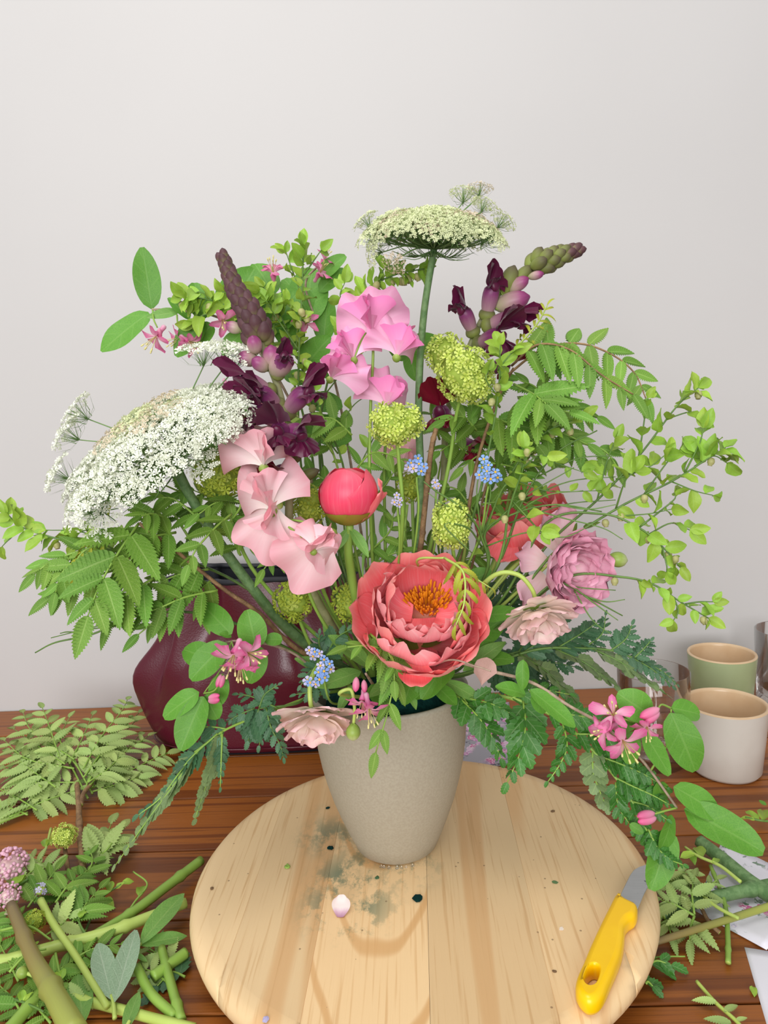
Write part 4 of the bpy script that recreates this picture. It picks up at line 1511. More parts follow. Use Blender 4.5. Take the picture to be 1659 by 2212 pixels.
umbel('lace_umbel', 'tall greenish cream lace umbel standing above the whole bouquet', [(905, 1150, .60), (904, 870, .60), (914, 690, .595), (937, 538, .59)], foamp(.1, .25),
      CV(.04, 1, .36), .053, 64, .025, .60, lambda q, a: random.choice(UC if random.random() < .75 else UP_), .0165, .0034,
      extra=[(1000, 438, .59, 34, (.1, 1, 0), UC), (1035, 425, .59, 30, (.1, 1, .1), UP_), (1040, 458, .575, 30, (.3, 1, 0), UC), (1075, 492, .58, 34, (.6, .8, 0), UC), (825, 545, .575, 36, (-.9, -.1, .3), UC),
             (857, 560, .56, 28, (-.3, -.7, .5), UP_), (800, 492, .59, 32, (-.6, .8, .1), UC), (835, 520, .56, 32, (-.6, .3, .6), UC)], lean=.85)
umbel('lace_umbel', 'broad white lace umbel tilted out at the left of the bouquet', [(640, 1375, .585), (530, 1250, .565), (425, 1095, .55), (372, 990, .54)], foamp(-.5, .2),
      CV(-.44, .78, .46), .078, 72, .036, .62, lambda q, a: random.choice(UW) if q > .42 or random.random() < .35 else random.choice(UP_ + UC), .0185, .0046,
      extra=[(490, 785, .55, 55, (.1, .9, .3), UW), (440, 790, .55, 55, (0, .9, .3), UW), (495, 900, .51, 52, (.5, .6, .6), UW), (470, 925, .50, 48, (.5, .3, .8), UW), (190, 905, .54, 48, (-.8, .5, .2), UW), (170, 950, .53, 48, (-.8, .5, .3), UW), (150, 1035, .53, 48, (-.8, .4, .4), UW), (505, 800, .55, 48, (.4, .8, .3), UW),
             (222, 1105, .51, 55, (-.1, -.2, 1), UW), (450, 1010, .50, 40, (-.3, .3, 1), UW)], brl=.75)


# ---- forget me nots
def myo_mesh(name, m):
    vs, fs = [(0, 0, -.05)], []
    for k in range(5):
        a = 2 * PI * k / 5
        b = len(vs)
        for da, r, z in ((-.45, .5, 0), (-.5, .85, .06), (-.2, 1.05, .02), (.2, 1.05, .02), (.5, .85, .06), (.45, .5, 0)):
            vs.append((r * math.cos(a + da), r * math.sin(a + da), z))
        fs += [(0, b, b + 1, b + 2), (0, b + 2, b + 3), (0, b + 3, b + 4, b + 5)]
    me = mesh(name, vs, fs, smooth=False)
    me.materials.append(m)
    return me


MY = dict(b=myo_mesh('blossom', M['myo']), p=myo_mesh('blossom', M['myopale']))
eye = lathe('eye', [(.02, 0), (.26, .02), (.24, .12), (.08, .10)], 8)
eye.materials.append(M['myoeye'])


def forget(label, fl, stem, base, r=10):
    t = thing('forget_me_not', label, 'flower', base, 'forget me nots')
    c = crv([base] + px(stem), 8)
    tube('stem', c, .0011, .0008, M['stem'], t, 5)
    for (x, y, Y, k) in fl:
        p = P(x, y, Y)
        d = jit(tocam(p) + Vector((0, 0, .3)), .35)
        s = r * sc(p) * rnd(.85, 1.15)
        tube('flower_stalk', [c[-1], (c[-1] + p) / 2 - d * s * .3, p], .0005, .0004, M['stem'], t, 4)
        f = part('blossom', MY[k], t, zframe(p, d, s) @ Matrix.Rotation(rnd(0, 6), 4, 'Z'))
        part('eye', eye, f, WM[f.name])


forget('blue forget me not sprig beside the woody stem, right of the peony bud', [(888, 1000, .545, 'b'), (905, 1002, .543, 'b'), (893, 1012, .54, 'p'), (910, 1018, .542, 'b'), (903, 990, .546, 'b'), (915, 1008, .545, 'b'), (883, 1010, .545, 'p')], [(900, 1150, .56), (900, 1030, .55)], foamp(.1, .1))
forget('bright blue forget me not sprig above the hidden coral peony', [(1045, 992, .55, 'b'), (1055, 1005, .548, 'b'), (1035, 1026, .545, 'b'), (1052, 1018, .544, 'b'), (1070, 1020, .547, 'b'), (1060, 1035, .544, 'b'), (1048, 1034, .543, 'b'), (1075, 1032, .55, 'b'), (1042, 1010, .55, 'b')], [(1020, 1200, .57), (1055, 1050, .55)], foamp(.3, .1))
forget('small pale lilac forget me not below the peony bud height, left of the twigs', [(857, 1070, .545, 'p'), (864, 1080, .543, 'p'), (852, 1085, .543, 'p'), (862, 1090, .545, 'p')], [(862, 1200, .555), (858, 1090, .547)], foamp(.0, .0), 8)
forget('faint lilac forget me not against the woody stem', [(940, 1042, .56, 'p'), (947, 1050, .558, 'p'), (938, 1054, .558, 'p')], [(935, 1200, .57), (942, 1058, .56)], foamp(.15, .2), 8)
forget('blue forget me not sprig at the vase rim above the peach ranunculus',
       [(668, 1405, .52, 'p'), (680, 1408, .52, 'b'), (690, 1412, .52, 'p'), (700, 1425, .515, 'b'), (692, 1438, .512, 'p'), (712, 1434, .513, 'b'), (700, 1450, .51, 'b'), (688, 1452, .512, 'b'), (702, 1464, .51, 'b'), (690, 1468, .51, 'b'), (670, 1475, .51, 'b'), (682, 1478, .508, 'p'), (664, 1470, .512, 'p'), (715, 1446, .514, 'p'), (676, 1418, .518, 'p')],
       [(720, 1520, .535), (698, 1460, .52), (690, 1420, .525)], foamp(-.5, -.4))


# ---- honeysuckle branches: oval leaves and pink flowers
lpet = fan_petal('petal', 1, .34, M['lonfl'], ruffle=.05, waves=1.2, cup=.4, refl=.35, nu=6, nv=4, seed=300)
lpet2 = fan_petal('petal', 1, .44, M['lonfl'], ruffle=.07, waves=1.2, cup=.3, refl=.6, nu=6, nv=4, seed=301)
lst = lathe('stamen', [(.03, 0), (.025, .8), (.07, .84), (.07, .98), (.02, 1.0)], 4)
lst.materials.append(M['lonst'])
ltube = lathe('flower_tube', [(.16, 0), (.24, .15), (.2, .5), (.36, 1.0)], 7)
ltube.materials.append(M['lonfl'])


def lonflower(t, x, y, Y, size, d):
    """an open honeysuckle flower, d = where it opens (camera-relative)"""
    p = P(x, y, Y)
    s = size * 1.4 * sc(p)
    d = CV(*d)
    tb = part('flower_tube', ltube, t, zframe(p - d * s * .55, d, (s * .42, s * .42, s * .5)))
    u = d.orthogonal()
    for k in range(5):
        n = u.copy()
        n.rotate(Matrix.Rotation(k * 2 * PI / 5 + .4, 3, d))
        part('petal', random.choice((lpet, lpet2)), tb, frame(p - d * s * .05, d * .75 + n * .75, d * .7 - n * .7, s * rnd(.6, .75)))
        e = (d + n * rnd(.15, .4)).normalized()
        part('stamen', lst, tb, zframe(p - d * s * .05, e, (s * .5, s * .5, s * rnd(.6, .8))))


def lonbud(t, a, b, wide=.42):
    p, q = P(*a), P(*b)
    part('bud', BUD['lon'], t, zframe(p, q - p, ((q - p).length * wide, (q - p).length * wide, (q - p).length)))


def honeysuckle(label, stem, base, leaves, flowers=(), buds=(), sides=(), m='twiggrey', r=.0016):
    c = crv(([base] if base is not None else []) + px(stem), 8)
    t = thing('honeysuckle_branch', label, 'branch', c[0], 'flowering honeysuckle branches')
    tube('stem', c, r, r * .6, M[m], t, 6)
    for sd in sides:
        tube('side_twig', crv(px(sd), 6), r * .55, r * .4, M['stem'], t, 5)
    for lf in leaves:
        a, b, kind = lf[:3]
        leafpx(t, a, b, kind, wide=lf[3] if len(lf) > 3 else 1.0, n=CV(*lf[4]) if len(lf) > 4 else None, jt=.15)
    for f in flowers:
        lonflower(t, *f)
    for b in buds:
        lonbud(t, *b)
    return t


honeysuckle('honeysuckle branch reaching up left with two long oval leaves',
            [(700, 1150, .63), (640, 900, .63), (560, 760, .625), (480, 690, .62), (400, 672, .615), (328, 668, .61)], foamp(-.3, .5),
            [((328, 668, .61), (306, 532, .605), 'lon', .82, (.1, .1, 1)), ((322, 676, .61), (214, 752, .59), 'lon', 1.0, (-.1, .3, 1)), ((390, 672, .615), (318, 682, .60), 'pleaf'), ((410, 690, .615), (365, 640, .61), 'lonw', .7), ((440, 690, .615), (420, 606, .62), 'lonw'),
             ((440, 690, .61), (378, 766, .60), 'lonw', .8), ((460, 700, .615), (415, 745, .61), 'lonw'), ((490, 700, .62), (545, 570, .63), 'lonw'), ((520, 720, .62), (480, 760, .61), 'lonw'), ((590, 700, .63), (530, 600, .635), 'lonw'),
             ((590, 720, .63), (640, 620, .635), 'lonw'), ((640, 760, .63), (600, 640, .64), 'lon'), ((655, 800, .63), (710, 720, .64), 'lonw'), ((660, 830, .63), (615, 800, .64), 'lonw'), ((540, 880, .62), (470, 940, .60), 'lonw', 1.1), ((520, 900, .62), (420, 905, .61), 'lonw', 1.1), ((470, 990, .60), (410, 950, .6), 'lonw')],
            [(338, 726, .60, 40, (-.5, -.8, .3)), (408, 738, .60, 36, (.7, -.5, .3)), (388, 730, .605, 34, (-.7, -.5, .3)), (480, 690, .60, 40, (.4, -.6, .6)), (492, 838, .58, 32, (.4, -.8, .3))],
            [((343, 708, .60), (347, 732, .60))],
            [[(330, 670, .61), (332, 690, .60), (340, 708, .60)], [(382, 680, .61), (384, 700, .605), (392, 722, .605)]])
honeysuckle('honeysuckle branch rising behind the pink sweet peas',
            [(780, 1150, .66), (740, 900, .66), (700, 740, .655), (660, 620, .65), (690, 570, .65)], foamp(-.2, .6),
            [((690, 600, .65), (742, 548, .645), 'lonw', .8), ((690, 630, .65), (740, 575, .65), 'lonw', .75), ((668, 680, .65), (620, 592, .65), 'lonw'), ((660, 700, .65), (672, 570, .66), 'lonw'), ((700, 740, .65), (705, 640, .65), 'lonw', .8),
             ((560, 620, .65), (515, 575, .65), 'lonw'), ((590, 640, .65), (550, 560, .66), 'lonw'), ((720, 820, .65), (690, 730, .65), 'lonw'), ((740, 880, .65), (660, 860, .65), 'lonw'), ((760, 950, .65), (650, 900, .64), 'lonw'),
             ((880, 760, .66), (942, 720, .66), 'lonw'), ((885, 750, .66), (895, 820, .655), 'lonw', .8), ((870, 780, .66), (845, 720, .66), 'lonw'), ((790, 760, .65), (800, 715, .66), 'lonw', .7)],
            [(590, 590, .64, 36, (0, .8, .5)), (660, 700, .63, 34, (.3, .3, .9)), (690, 590, .645, 30, (.5, .6, .5)), (585, 870, .62, 34, (.2, -.4, .9)), (700, 560, .65, 28, (.5, .7, .3))])
honeysuckle('honeysuckle branch hanging at the lower left in front of the bag',
            [(720, 1480, .565), (640, 1415, .545), (570, 1390, .52), (500, 1385, .51), (470, 1400, .505)], foamp(-.6, .0),
            [((500, 1370, .51), (432, 1300, .52), 'lonw', .8, (-.2, .3, 1)), ((553, 1400, .515), (535, 1320, .515), 'lonw', 1.15, (.1, .1, 1)), ((490, 1390, .505), (408, 1465, .49), 'lonw', .95, (-.1, .1, 1)), ((470, 1430, .515), (392, 1400, .52), 'lonw', 1.0, (0, .3, 1)),
             ((560, 1395, .51), (540, 1478, .50), 'lonw', 1.0, (.2, 0, 1)), ((610, 1382, .525), (572, 1380, .52), 'lonw', 1.2), ((430, 1495, .50), (346, 1545, .49), 'lonw', .85, (-.1, .5, 1)), ((440, 1505, .50), (386, 1620, .48), 'lonw', .85, (.1, .2, 1)), ((445, 1500, .505), (468, 1555, .50), 'lonw', 1.2, (.1, .1, 1)), ((480, 1455, .505), (465, 1530, .50), 'lonw', .9),
             ((500, 1375, .51), (476, 1368, .505), 'lonw')],
            [(505, 1415, .485, 52, (-.2, -.7, .6)), (535, 1410, .482, 50, (.7, -.1, .6)), (520, 1432, .48, 46, (.1, -.9, .4))],
            [((478, 1456, .495), (468, 1485, .49)), ((484, 1458, .495), (476, 1486, .488)), ((450, 1508, .495), (474, 1502, .49)), ((450, 1514, .495), (474, 1512, .488))],
            [[(500, 1385, .51), (480, 1440, .505), (440, 1498, .50)], [(500, 1385, .51), (505, 1400, .495), (515, 1415, .485)], [(440, 1498, .50), (465, 1490, .495), (480, 1457, .495)]], r=.0013)
honeysuckle('long honeysuckle branch sweeping right over the beakers with pink flowers',
            [(950, 1428, .535), (1060, 1450, .52), (1150, 1475, .51), (1230, 1525, .50), (1300, 1565, .495), (1370, 1625, .49), (1405, 1665, .488), (1462, 1745, .485)], foamp(.5, -.2),
            [((1405, 1545, .49), (1338, 1500, .49), 'lonw', 1.25, (0, .2, 1)), ((1450, 1530, .495), (1518, 1540, .50), 'lonw', .95, (.1, .6, .8)), ((1448, 1540, .49), (1512, 1672, .475), 'lonw', .85, (-.2, .1, 1)), ((1388, 1580, .485), (1452, 1675, .475), 'lon', .85, (.2, .1, 1)), ((1372, 1560, .49), (1332, 1575, .485), 'lonw'), ((1370, 1580, .49), (1352, 1652, .485), 'lonw', .9),
             ((1130, 1425, .50), (1128, 1490, .495), 'lonw', .7), ((1135, 1500, .505), (1075, 1480, .50), 'lonw', .8), ((1145, 1490, .505), (1245, 1568, .49), 'lon', .7, (.5, .5, .7)), ((1150, 1500, .505), (1180, 1540, .5), 'lonw'),
             ((1455, 1700, .485), (1566, 1758, .47), 'lonw', .85, (.1, .7, .7)), ((1478, 1748, .48), (1656, 1835, .455), 'lonw', .72, (-.1, .5, .85)), ((1450, 1760, .485), (1440, 1845, .47), 'lonw', .8, (.5, .2, .8)), ((1445, 1790, .485), (1412, 1925, .465), 'lonw', .72, (-.2, .3, .9)), ((1420, 1690, .49), (1440, 1745, .49), 'lonw', 1.1), ((1360, 1780, .48), (1390, 1800, .475), 'lonw'),
             ((980, 1440, .53), (895, 1500, .515), 'lonw', .8), ((950, 1450, .53), (915, 1505, .51), 'lonw', .9)],
            [(1325, 1545, .475, 50, (-.3, .6, .7)), (1310, 1575, .472, 46, (-.8, -.2, .5)), (1345, 1600, .468, 54, (.1, -.5, .85)), (1398, 1570, .475, 34, (-.2, -.7, .6))],
            [((1425, 1530, .48), (1382, 1550, .475)), ((1425, 1538, .48), (1392, 1562, .474)), ((1415, 1756, .475), (1376, 1764, .47)), ((1418, 1766, .475), (1378, 1776, .469))],
            [[(1450, 1530, .49), (1430, 1522, .485), (1422, 1530, .48)], [(1370, 1560, .49), (1345, 1553, .485), (1330, 1553, .48)], [(1405, 1665, .488), (1445, 1600, .49), (1450, 1530, .495)], [(1462, 1745, .485), (1435, 1752, .48), (1415, 1758, .476)]])
honeysuckle('short honeysuckle twig with pink buds at the front of the vase rim',
            [(800, 1470, .53), (790, 1455, .515)], foamp(-.1, -.7),
            [((800, 1480, .53), (835, 1520, .515), 'lonw'), ((890, 1470, .53), (872, 1520, .515), 'lonw')],
            [(797, 1530, .495, 46, (.2, -.8, .5)), (782, 1515, .50, 36, (-.1, -.8, .5))],
            [((770, 1462, .505), (768, 1495, .50), .5), ((786, 1468, .505), (788, 1496, .50), .5)])

# ---- serrated compound leaves (sorbaria)
def sprig(name, label, stem, base, comps, m='stem', r=.0014, cat='sprig', group='serrated leaf sprigs'):
    c = crv(([base] if base is not None else []) + stem, 8)
    t = thing(name, label, cat, c[0], group)
    tube('stem', c, r, r * .6, M[m], t, 6)
    for cm in comps:
        pts, pairs, L = cm[:3]
        kw = cm[3] if len(cm) > 3 else {}
        ps = px(pts)
        pinnate(t, ps, pairs, L * sc(ps[0]), **kw)
    return t


sprig('leafy_sprig', 'large bright serrated sprig spreading at the left of the bouquet', px([(640, 1400, .56), (560, 1325, .55), (480, 1270, .54), (380, 1190, .525), (300, 1130, .515)]), foamp(-.6, .1),
      [([(300, 1130, .515), (255, 1195, .495), (215, 1265, .48), (190, 1330, .468)], 4, 143, dict(droop=.15, wide=1.15, start=.1)),
       ([(500, 1110, .53), (465, 1140, .515), (425, 1185, .50), (408, 1220, .495)], 4, 76, dict(droop=.25, wide=1.2)),
       ([(360, 1120, .525), (330, 1110, .51), (305, 1115, .50)], 3, 83, dict(droop=.3)),
       ([(260, 1200, .53), (180, 1190, .52), (110, 1215, .51), (75, 1240, .505)], 5, 81, dict(droop=.25)),
       ([(300, 1220, .53), (220, 1240, .52), (150, 1270, .51), (110, 1290, .505)], 4, 97, dict(droop=.2)),
       ([(470, 1275, .53), (400, 1290, .515), (340, 1315, .505), (290, 1330, .50)], 4, 95, dict(droop=.15)),
       ([(450, 1230, .54), (390, 1240, .53), (330, 1265, .52)], 3, 104, {}),
       ([(420, 1180, .55), (340, 1060, .55), (290, 1045, .545), (250, 1065, .54)], 4, 71, dict(droop=.35)),
       ([(480, 1150, .55), (520, 1090, .545), (470, 1085, .54), (430, 1110, .53)], 4, 76, dict(droop=.2)),
       ([(250, 1170, .51), (190, 1185, .50), (165, 1215, .495), (165, 1250, .49)], 6, 71, dict(kind='young', droop=.4)),
       ([(280, 1090, .53), (200, 1060, .53), (175, 1085, .525)], 3, 62, dict(kind='young', droop=.3)),
       ([(420, 1230, .55), (330, 1180, .55), (260, 1165, .55)], 4, 92, dict(droop=.2)),
       ([(520, 1200, .55), (500, 1150, .545), (540, 1180, .54)], 3, 69, {}),
       ([(330, 1250, .51), (270, 1290, .495), (240, 1340, .485)], 3, 106, dict(droop=.2)), ([(380, 1150, .53), (330, 1160, .515), (285, 1185, .505)], 3, 102, dict(droop=.2)), ([(400, 1300, .52), (350, 1330, .51), (300, 1370, .50)], 3, 81, dict(droop=.2)),
       ([(200, 1190, .515), (140, 1230, .505), (120, 1280, .50)], 4, 85, dict(droop=.3)), ([(440, 1130, .545), (380, 1080, .54), (340, 1075, .535)], 4, 76, dict(droop=.3)), ([(460, 1250, .545), (430, 1280, .535), (440, 1320, .525)], 3, 85, dict(droop=.3))], 'stembrown', .0022)
sprig('leafy_sprig', 'serrated sprig behind the peony bud in the bouquet middle', px([(780, 1250, .60), (740, 1050, .60), (700, 920, .595), (690, 880, .59)]), foamp(-.1, .2),
      [([(760, 940, .59), (720, 905, .585), (680, 905, .58)], 3, 88, dict(droop=.2)), ([(720, 980, .59), (690, 940, .585), (660, 950, .58)], 3, 70, dict(droop=.3)),
       ([(760, 1030, .59), (800, 980, .585), (850, 985, .575), (880, 1005, .57)], 4, 66, dict(droop=.2)), ([(780, 1100, .60), (830, 1050, .595), (850, 1020, .59)], 3, 62, {}),
       ([(790, 1200, .60), (840, 1150, .595), (850, 1110, .59)], 4, 60, {}), ([(790, 1230, .60), (840, 1200, .59), (870, 1190, .59)], 3, 64, {}), ([(770, 1180, .61), (720, 1150, .61), (690, 1160, .60)], 3, 62, {}),
       ([(640, 1150, .58), (600, 1190, .57), (570, 1230, .56)], 3, 70, dict(droop=.3)), ([(720, 1050, .60), (670, 1020, .60), (640, 1030, .6)], 3, 60, {})])
sprig('leafy_sprig', 'serrated sprig drooping over the front rim of the vase', px([(840, 1470, .54), (838, 1405, .515)]), foamp(.0, -.5),
      [([(800, 1370, .52), (832, 1400, .505), (852, 1450, .495), (838, 1535, .49), (812, 1625, .485)], 6, 76, dict(droop=.35, ang=.85, start=.05, lo=.7)),
       ([(838, 1405, .51), (790, 1395, .505), (750, 1398, .50)], 2, 78, dict(droop=.25, wide=1.2)), ([(838, 1405, .51), (850, 1430, .495), (852, 1470, .49)], 2, 74, dict(droop=.4, wide=1.2))])
sprig('leafy_sprig', 'young yellow green sprig of narrow leaflets curling over the open peony', px([(960, 1300, .57), (900, 1215, .54), (960, 1205, .515)]), foamp(.2, -.1),
      [([(960, 1205, .515), (1000, 1235, .495), (1003, 1300, .485), (985, 1350, .48)], 7, 64, dict(kind='young', droop=.2, m='stempale', start=.15, lo=.75)),
       ([(960, 1205, .515), (1020, 1245, .52), (1060, 1270, .52)], 3, 62, dict(kind='young', droop=.15, m='stempale'))], 'stempale')
sprig('leafy_sprig', 'arching serrated sprig at the upper right of the bouquet', px([(980, 1250, .61), (1030, 1000, .61), (1080, 850, .605), (1110, 795, .60)]), foamp(.3, .3),
      [([(1090, 815, .60), (1170, 755, .59), (1250, 742, .585), (1320, 765, .58), (1370, 805, .575), (1395, 860, .57)], 7, 92, dict(droop=.3, m='stembrown', ang=1.35, nrm=CV(-.1, .35, .9), start=.22)),
       ([(1105, 790, .60), (1160, 745, .58), (1230, 755, .57), (1300, 810, .56), (1368, 852, .555)], 7, 98, dict(droop=.75, m='stembrown', ang=1.0, start=.15)),
       ([(1110, 830, .60), (1150, 850, .57), (1180, 872, .555)], 2, 138, dict(droop=.1, start=.5)), ([(1120, 860, .60), (1170, 880, .57), (1230, 890, .555)], 3, 110, dict(droop=.15)),
       ([(1060, 800, .60), (1120, 745, .59), (1160, 700, .585), (1182, 660, .58)], 7, 46, dict(kind='young', droop=.0, m='stempale', start=.3)),
       ([(1060, 900, .60), (1110, 920, .59), (1160, 960, .58)], 3, 103, dict(droop=.35)), ([(1100, 900, .61), (1200, 930, .60), (1270, 960, .59)], 4, 85, dict(droop=.3)),
       ([(1220, 950, .60), (1300, 970, .59), (1335, 1010, .58)], 3, 75, dict(droop=.9)), ([(1030, 930, .61), (1000, 900, .6), (960, 910, .59)], 3, 80, {}),
       ([(1060, 1000, .62), (1110, 1010, .61), (1150, 1040, .6)], 3, 80, {}), ([(1010, 980, .63), (980, 960, .62), (950, 975, .61)], 3, 73, {}), ([(1080, 880, .62), (1060, 850, .61), (1040, 870, .60)], 2, 80, {})], 'stembrown', .002)
sprig('leafy_sprig', 'shaded serrated sprig filling the right middle above the hidden coral peony', px([(1010, 1250, .63), (1050, 1050, .63), (1120, 930, .625), (1180, 880, .62)]), foamp(.4, .4),
      [([(1050, 1050, .63), (1110, 1000, .625), (1180, 1000, .62)], 4, 78, {}), ([(1080, 980, .63), (1060, 920, .625), (1020, 890, .62)], 4, 74, {}), ([(1120, 930, .625), (1190, 940, .62), (1250, 985, .61)], 4, 80, dict(droop=.3)), ([(1150, 900, .62), (1220, 880, .615), (1290, 900, .61)], 4, 78, dict(droop=.35)),
       ([(1030, 1120, .63), (990, 1060, .63), (950, 1050, .625)], 3, 70, {}), ([(1040, 1090, .63), (1110, 1080, .625), (1170, 1100, .62)], 3, 70, {}), ([(1170, 890, .62), (1160, 840, .615), (1120, 820, .61)], 3, 74, {}), ([(1100, 960, .628), (1040, 980, .62), (1000, 1010, .615)], 3, 72, {})], 'stembrown')
sprig('leafy_sprig', 'shaded serrated sprig deep in the bouquet right of the woody stem', px([(950, 1300, .66), (940, 1100, .66), (960, 950, .65)]), foamp(.2, .5),
      [([(945, 1200, .66), (900, 1150, .66), (870, 1130, .65)], 3, 70, {}), ([(945, 1150, .66), (1000, 1090, .66), (1040, 1080, .65)], 3, 72, {}), ([(950, 1050, .66), (900, 1000, .66), (860, 1000, .65)], 3, 66, {}),
       ([(950, 1000, .66), (1010, 940, .65), (1060, 930, .64)], 4, 70, {}), ([(945, 1250, .65), (1000, 1210, .65), (1050, 1200, .64)], 3, 70, {}), ([(950, 950, .65), (930, 890, .64), (935, 850, .63)], 3, 60, {}),
       ([(950, 1100, .67), (1080, 1060, .67), (1160, 1080, .67)], 4, 64, {}), ([(960, 1220, .66), (1180, 1180, .66), (1260, 1140, .65)], 4, 60, {})])
sprig('leafy_sprig', 'shaded serrated sprig behind the snapdragon on the left', px([(700, 1300, .66), (600, 1100, .66), (520, 1000, .65)]), foamp(-.4, .5),
      [([(600, 1100, .66), (640, 1050, .65), (680, 1040, .64)], 3, 70, {}), ([(560, 1050, .65), (480, 1080, .64), (420, 1060, .63)], 4, 70, {}), ([(640, 1180, .66), (590, 1160, .65), (540, 1170, .64)], 3, 70, {}),
       ([(670, 1250, .65), (740, 1210, .65), (780, 1200, .64)], 3, 64, {}), ([(540, 1020, .65), (510, 960, .64), (470, 950, .63)], 3, 66, {}), ([(560, 1100, .64), (450, 1130, .62), (380, 1110, .61)], 4, 70, {}),
       ([(520, 1100, .63), (360, 1050, .61), (320, 990, .60)], 4, 60, {})])

# ---- bilberry twigs with lime leaves
TW = 'leafy_twig'
twig(TW, 'upright bilberry twig with lime leaves at the top left centre', [(690, 1200, .63), (650, 1000, .62), (645, 800, .61), (652, 640, .605), (656, 530, .60)],
     [[(652, 640, .605), (630, 580, .60), (618, 545, .60)], [(652, 600, .605), (680, 560, .60), (694, 540, .60)], [(648, 760, .61), (600, 690, .605), (575, 650, .60)]], 38, .8, foam=foamp(-.3, .3), bells=7, tipfrom=.55)
twig(TW, 'bilberry twig leaning left over the dark snapdragon buds', [(700, 1150, .63), (670, 960, .625), (620, 790, .615), (540, 690, .61), (460, 650, .605), (395, 642, .60)],
     [[(540, 690, .61), (520, 650, .61), (480, 630, .60)], [(590, 740, .61), (590, 670, .61), (560, 630, .60)], [(500, 670, .61), (440, 680, .60), (420, 700, .60)], [(460, 650, .605), (430, 630, .60), (410, 650, .595)]], 42, 1.2, foam=foamp(-.3, .4), bells=9, tipfrom=.5)
twig(TW, 'bilberry twig between the snapdragon and the sweet peas', [(720, 1150, .64), (690, 950, .63), (660, 820, .625), (610, 690, .62), (570, 620, .615)],
     [[(640, 760, .62), (640, 690, .615), (620, 650, .61)], [(620, 710, .62), (560, 680, .61), (530, 640, .61)], [(680, 880, .625), (740, 800, .62), (760, 740, .615)]], 38, 1.1, foam=foamp(-.2, .4), bells=8, tipfrom=.5)
twig(TW, 'bilberry twig leaning right behind the pink sweet pea towards the tall umbel', [(720, 1180, .65), (690, 980, .64), (700, 860, .635), (740, 720, .63), (790, 630, .625), (850, 595, .62), (918, 580, .615)],
     [[(760, 670, .63), (735, 640, .62), (745, 610, .62)], [(820, 610, .62), (830, 580, .62), (850, 572, .62)]], 38, 1.4, foam=foamp(-.2, .5), bells=8, tipfrom=.55)
twig(TW, 'thin bilberry twig with few leaves below the pink sweet pea', [(760, 1150, .62), (740, 1000, .61), (690, 880, .60), (670, 800, .60)],
     [[(720, 950, .605), (760, 880, .60), (800, 850, .60)], [(730, 980, .605), (690, 930, .60), (640, 900, .60)], [(750, 1060, .61), (800, 960, .6), (830, 900, .59)]], 32, .35, foam=foamp(-.1, .3))
twig(TW, 'tall bilberry twig at the far right ending in broad lime leaves', [(1060, 1340, .60), (1180, 1180, .59), (1290, 1080, .58), (1380, 985, .57), (1460, 880, .565), (1508, 838, .56)],
     [[(1380, 985, .57), (1390, 920, .57), (1398, 860, .57)], [(1330, 1035, .575), (1400, 1010, .57), (1440, 980, .565)], [(1440, 905, .565), (1490, 890, .56), (1510, 900, .56)], [(1290, 1080, .58), (1310, 1000, .58), (1330, 950, .58)]], 46, .75, foam=foamp(.5, .2), bells=3, tipfrom=.5)
twig(TW, 'bilberry twig at the right reaching furthest out towards the wall edge', [(1080, 1330, .59), (1200, 1190, .58), (1330, 1100, .57), (1450, 1040, .56), (1530, 990, .55), (1566, 968, .55)],
     [[(1390, 1070, .565), (1440, 1000, .56), (1470, 970, .56)], [(1450, 1040, .56), (1500, 1060, .55), (1540, 1070, .55)], [(1480, 1020, .555), (1510, 960, .55), (1520, 925, .55)], [(1330, 1100, .57), (1350, 1040, .56), (1370, 1020, .56)], [(1500, 1008, .555), (1540, 985, .55), (1570, 1000, .55)]], 50, .8, foam=foamp(.6, .1), bells=3, tipfrom=.5)
twig(TW, 'bilberry twig arching right and down with small lime leaves', [(1080, 1300, .59), (1180, 1130, .58), (1300, 1110, .57), (1380, 1140, .56), (1430, 1180, .555), (1470, 1225, .55)],
     [[(1330, 1115, .57), (1400, 1110, .56), (1450, 1100, .555)], [(1400, 1155, .56), (1450, 1130, .555), (1490, 1145, .55)], [(1430, 1180, .555), (1440, 1220, .55), (1440, 1235, .55)], [(1380, 1140, .56), (1450, 1085, .56), (1460, 1070, .56)]], 44, .75, foam=foamp(.6, .0), bells=5, tipfrom=.6)
twig(TW, 'low bilberry twig at the right drooping toward the green beaker', [(1120, 1320, .58), (1230, 1245, .57), (1340, 1246, .56), (1410, 1262, .555), (1470, 1300, .55), (1530, 1335, .545)],
     [[(1455, 1290, .55), (1465, 1320, .548), (1455, 1340, .546)], [(1480, 1305, .55), (1510, 1300, .548), (1540, 1300, .546)]], 42, .7, foam=foamp(.7, .0), bells=2, tipfrom=.55)
twig(TW, 'bilberry twig at the far left ending in lime leaves before the wall', [(560, 1290, .58), (400, 1210, .575), (250, 1190, .565), (130, 1165, .56), (50, 1140, .555), (15, 1110, .55)],
     [[(250, 1190, .565), (180, 1150, .56), (100, 1145, .56)], [(50, 1140, .555), (20, 1165, .55), (5, 1180, .55)], [(320, 1195, .57), (230, 1145, .565), (160, 1150, .56)]], 46, .8, foam=foamp(-.7, .1), bells=2, tipfrom=.45)
twig(TW, 'bright round leaved bilberry twig right of the blue forget me nots', [(1060, 1250, .57), (1100, 1100, .56), (1130, 1010, .55), (1134, 968, .545)],
     [[(1130, 1010, .55), (1160, 985, .545), (1182, 985, .54)], [(1105, 1080, .56), (1150, 1130, .54), (1170, 1150, .535)]], 42, .7, foam=foamp(.4, .0), bells=3, tipfrom=.6)
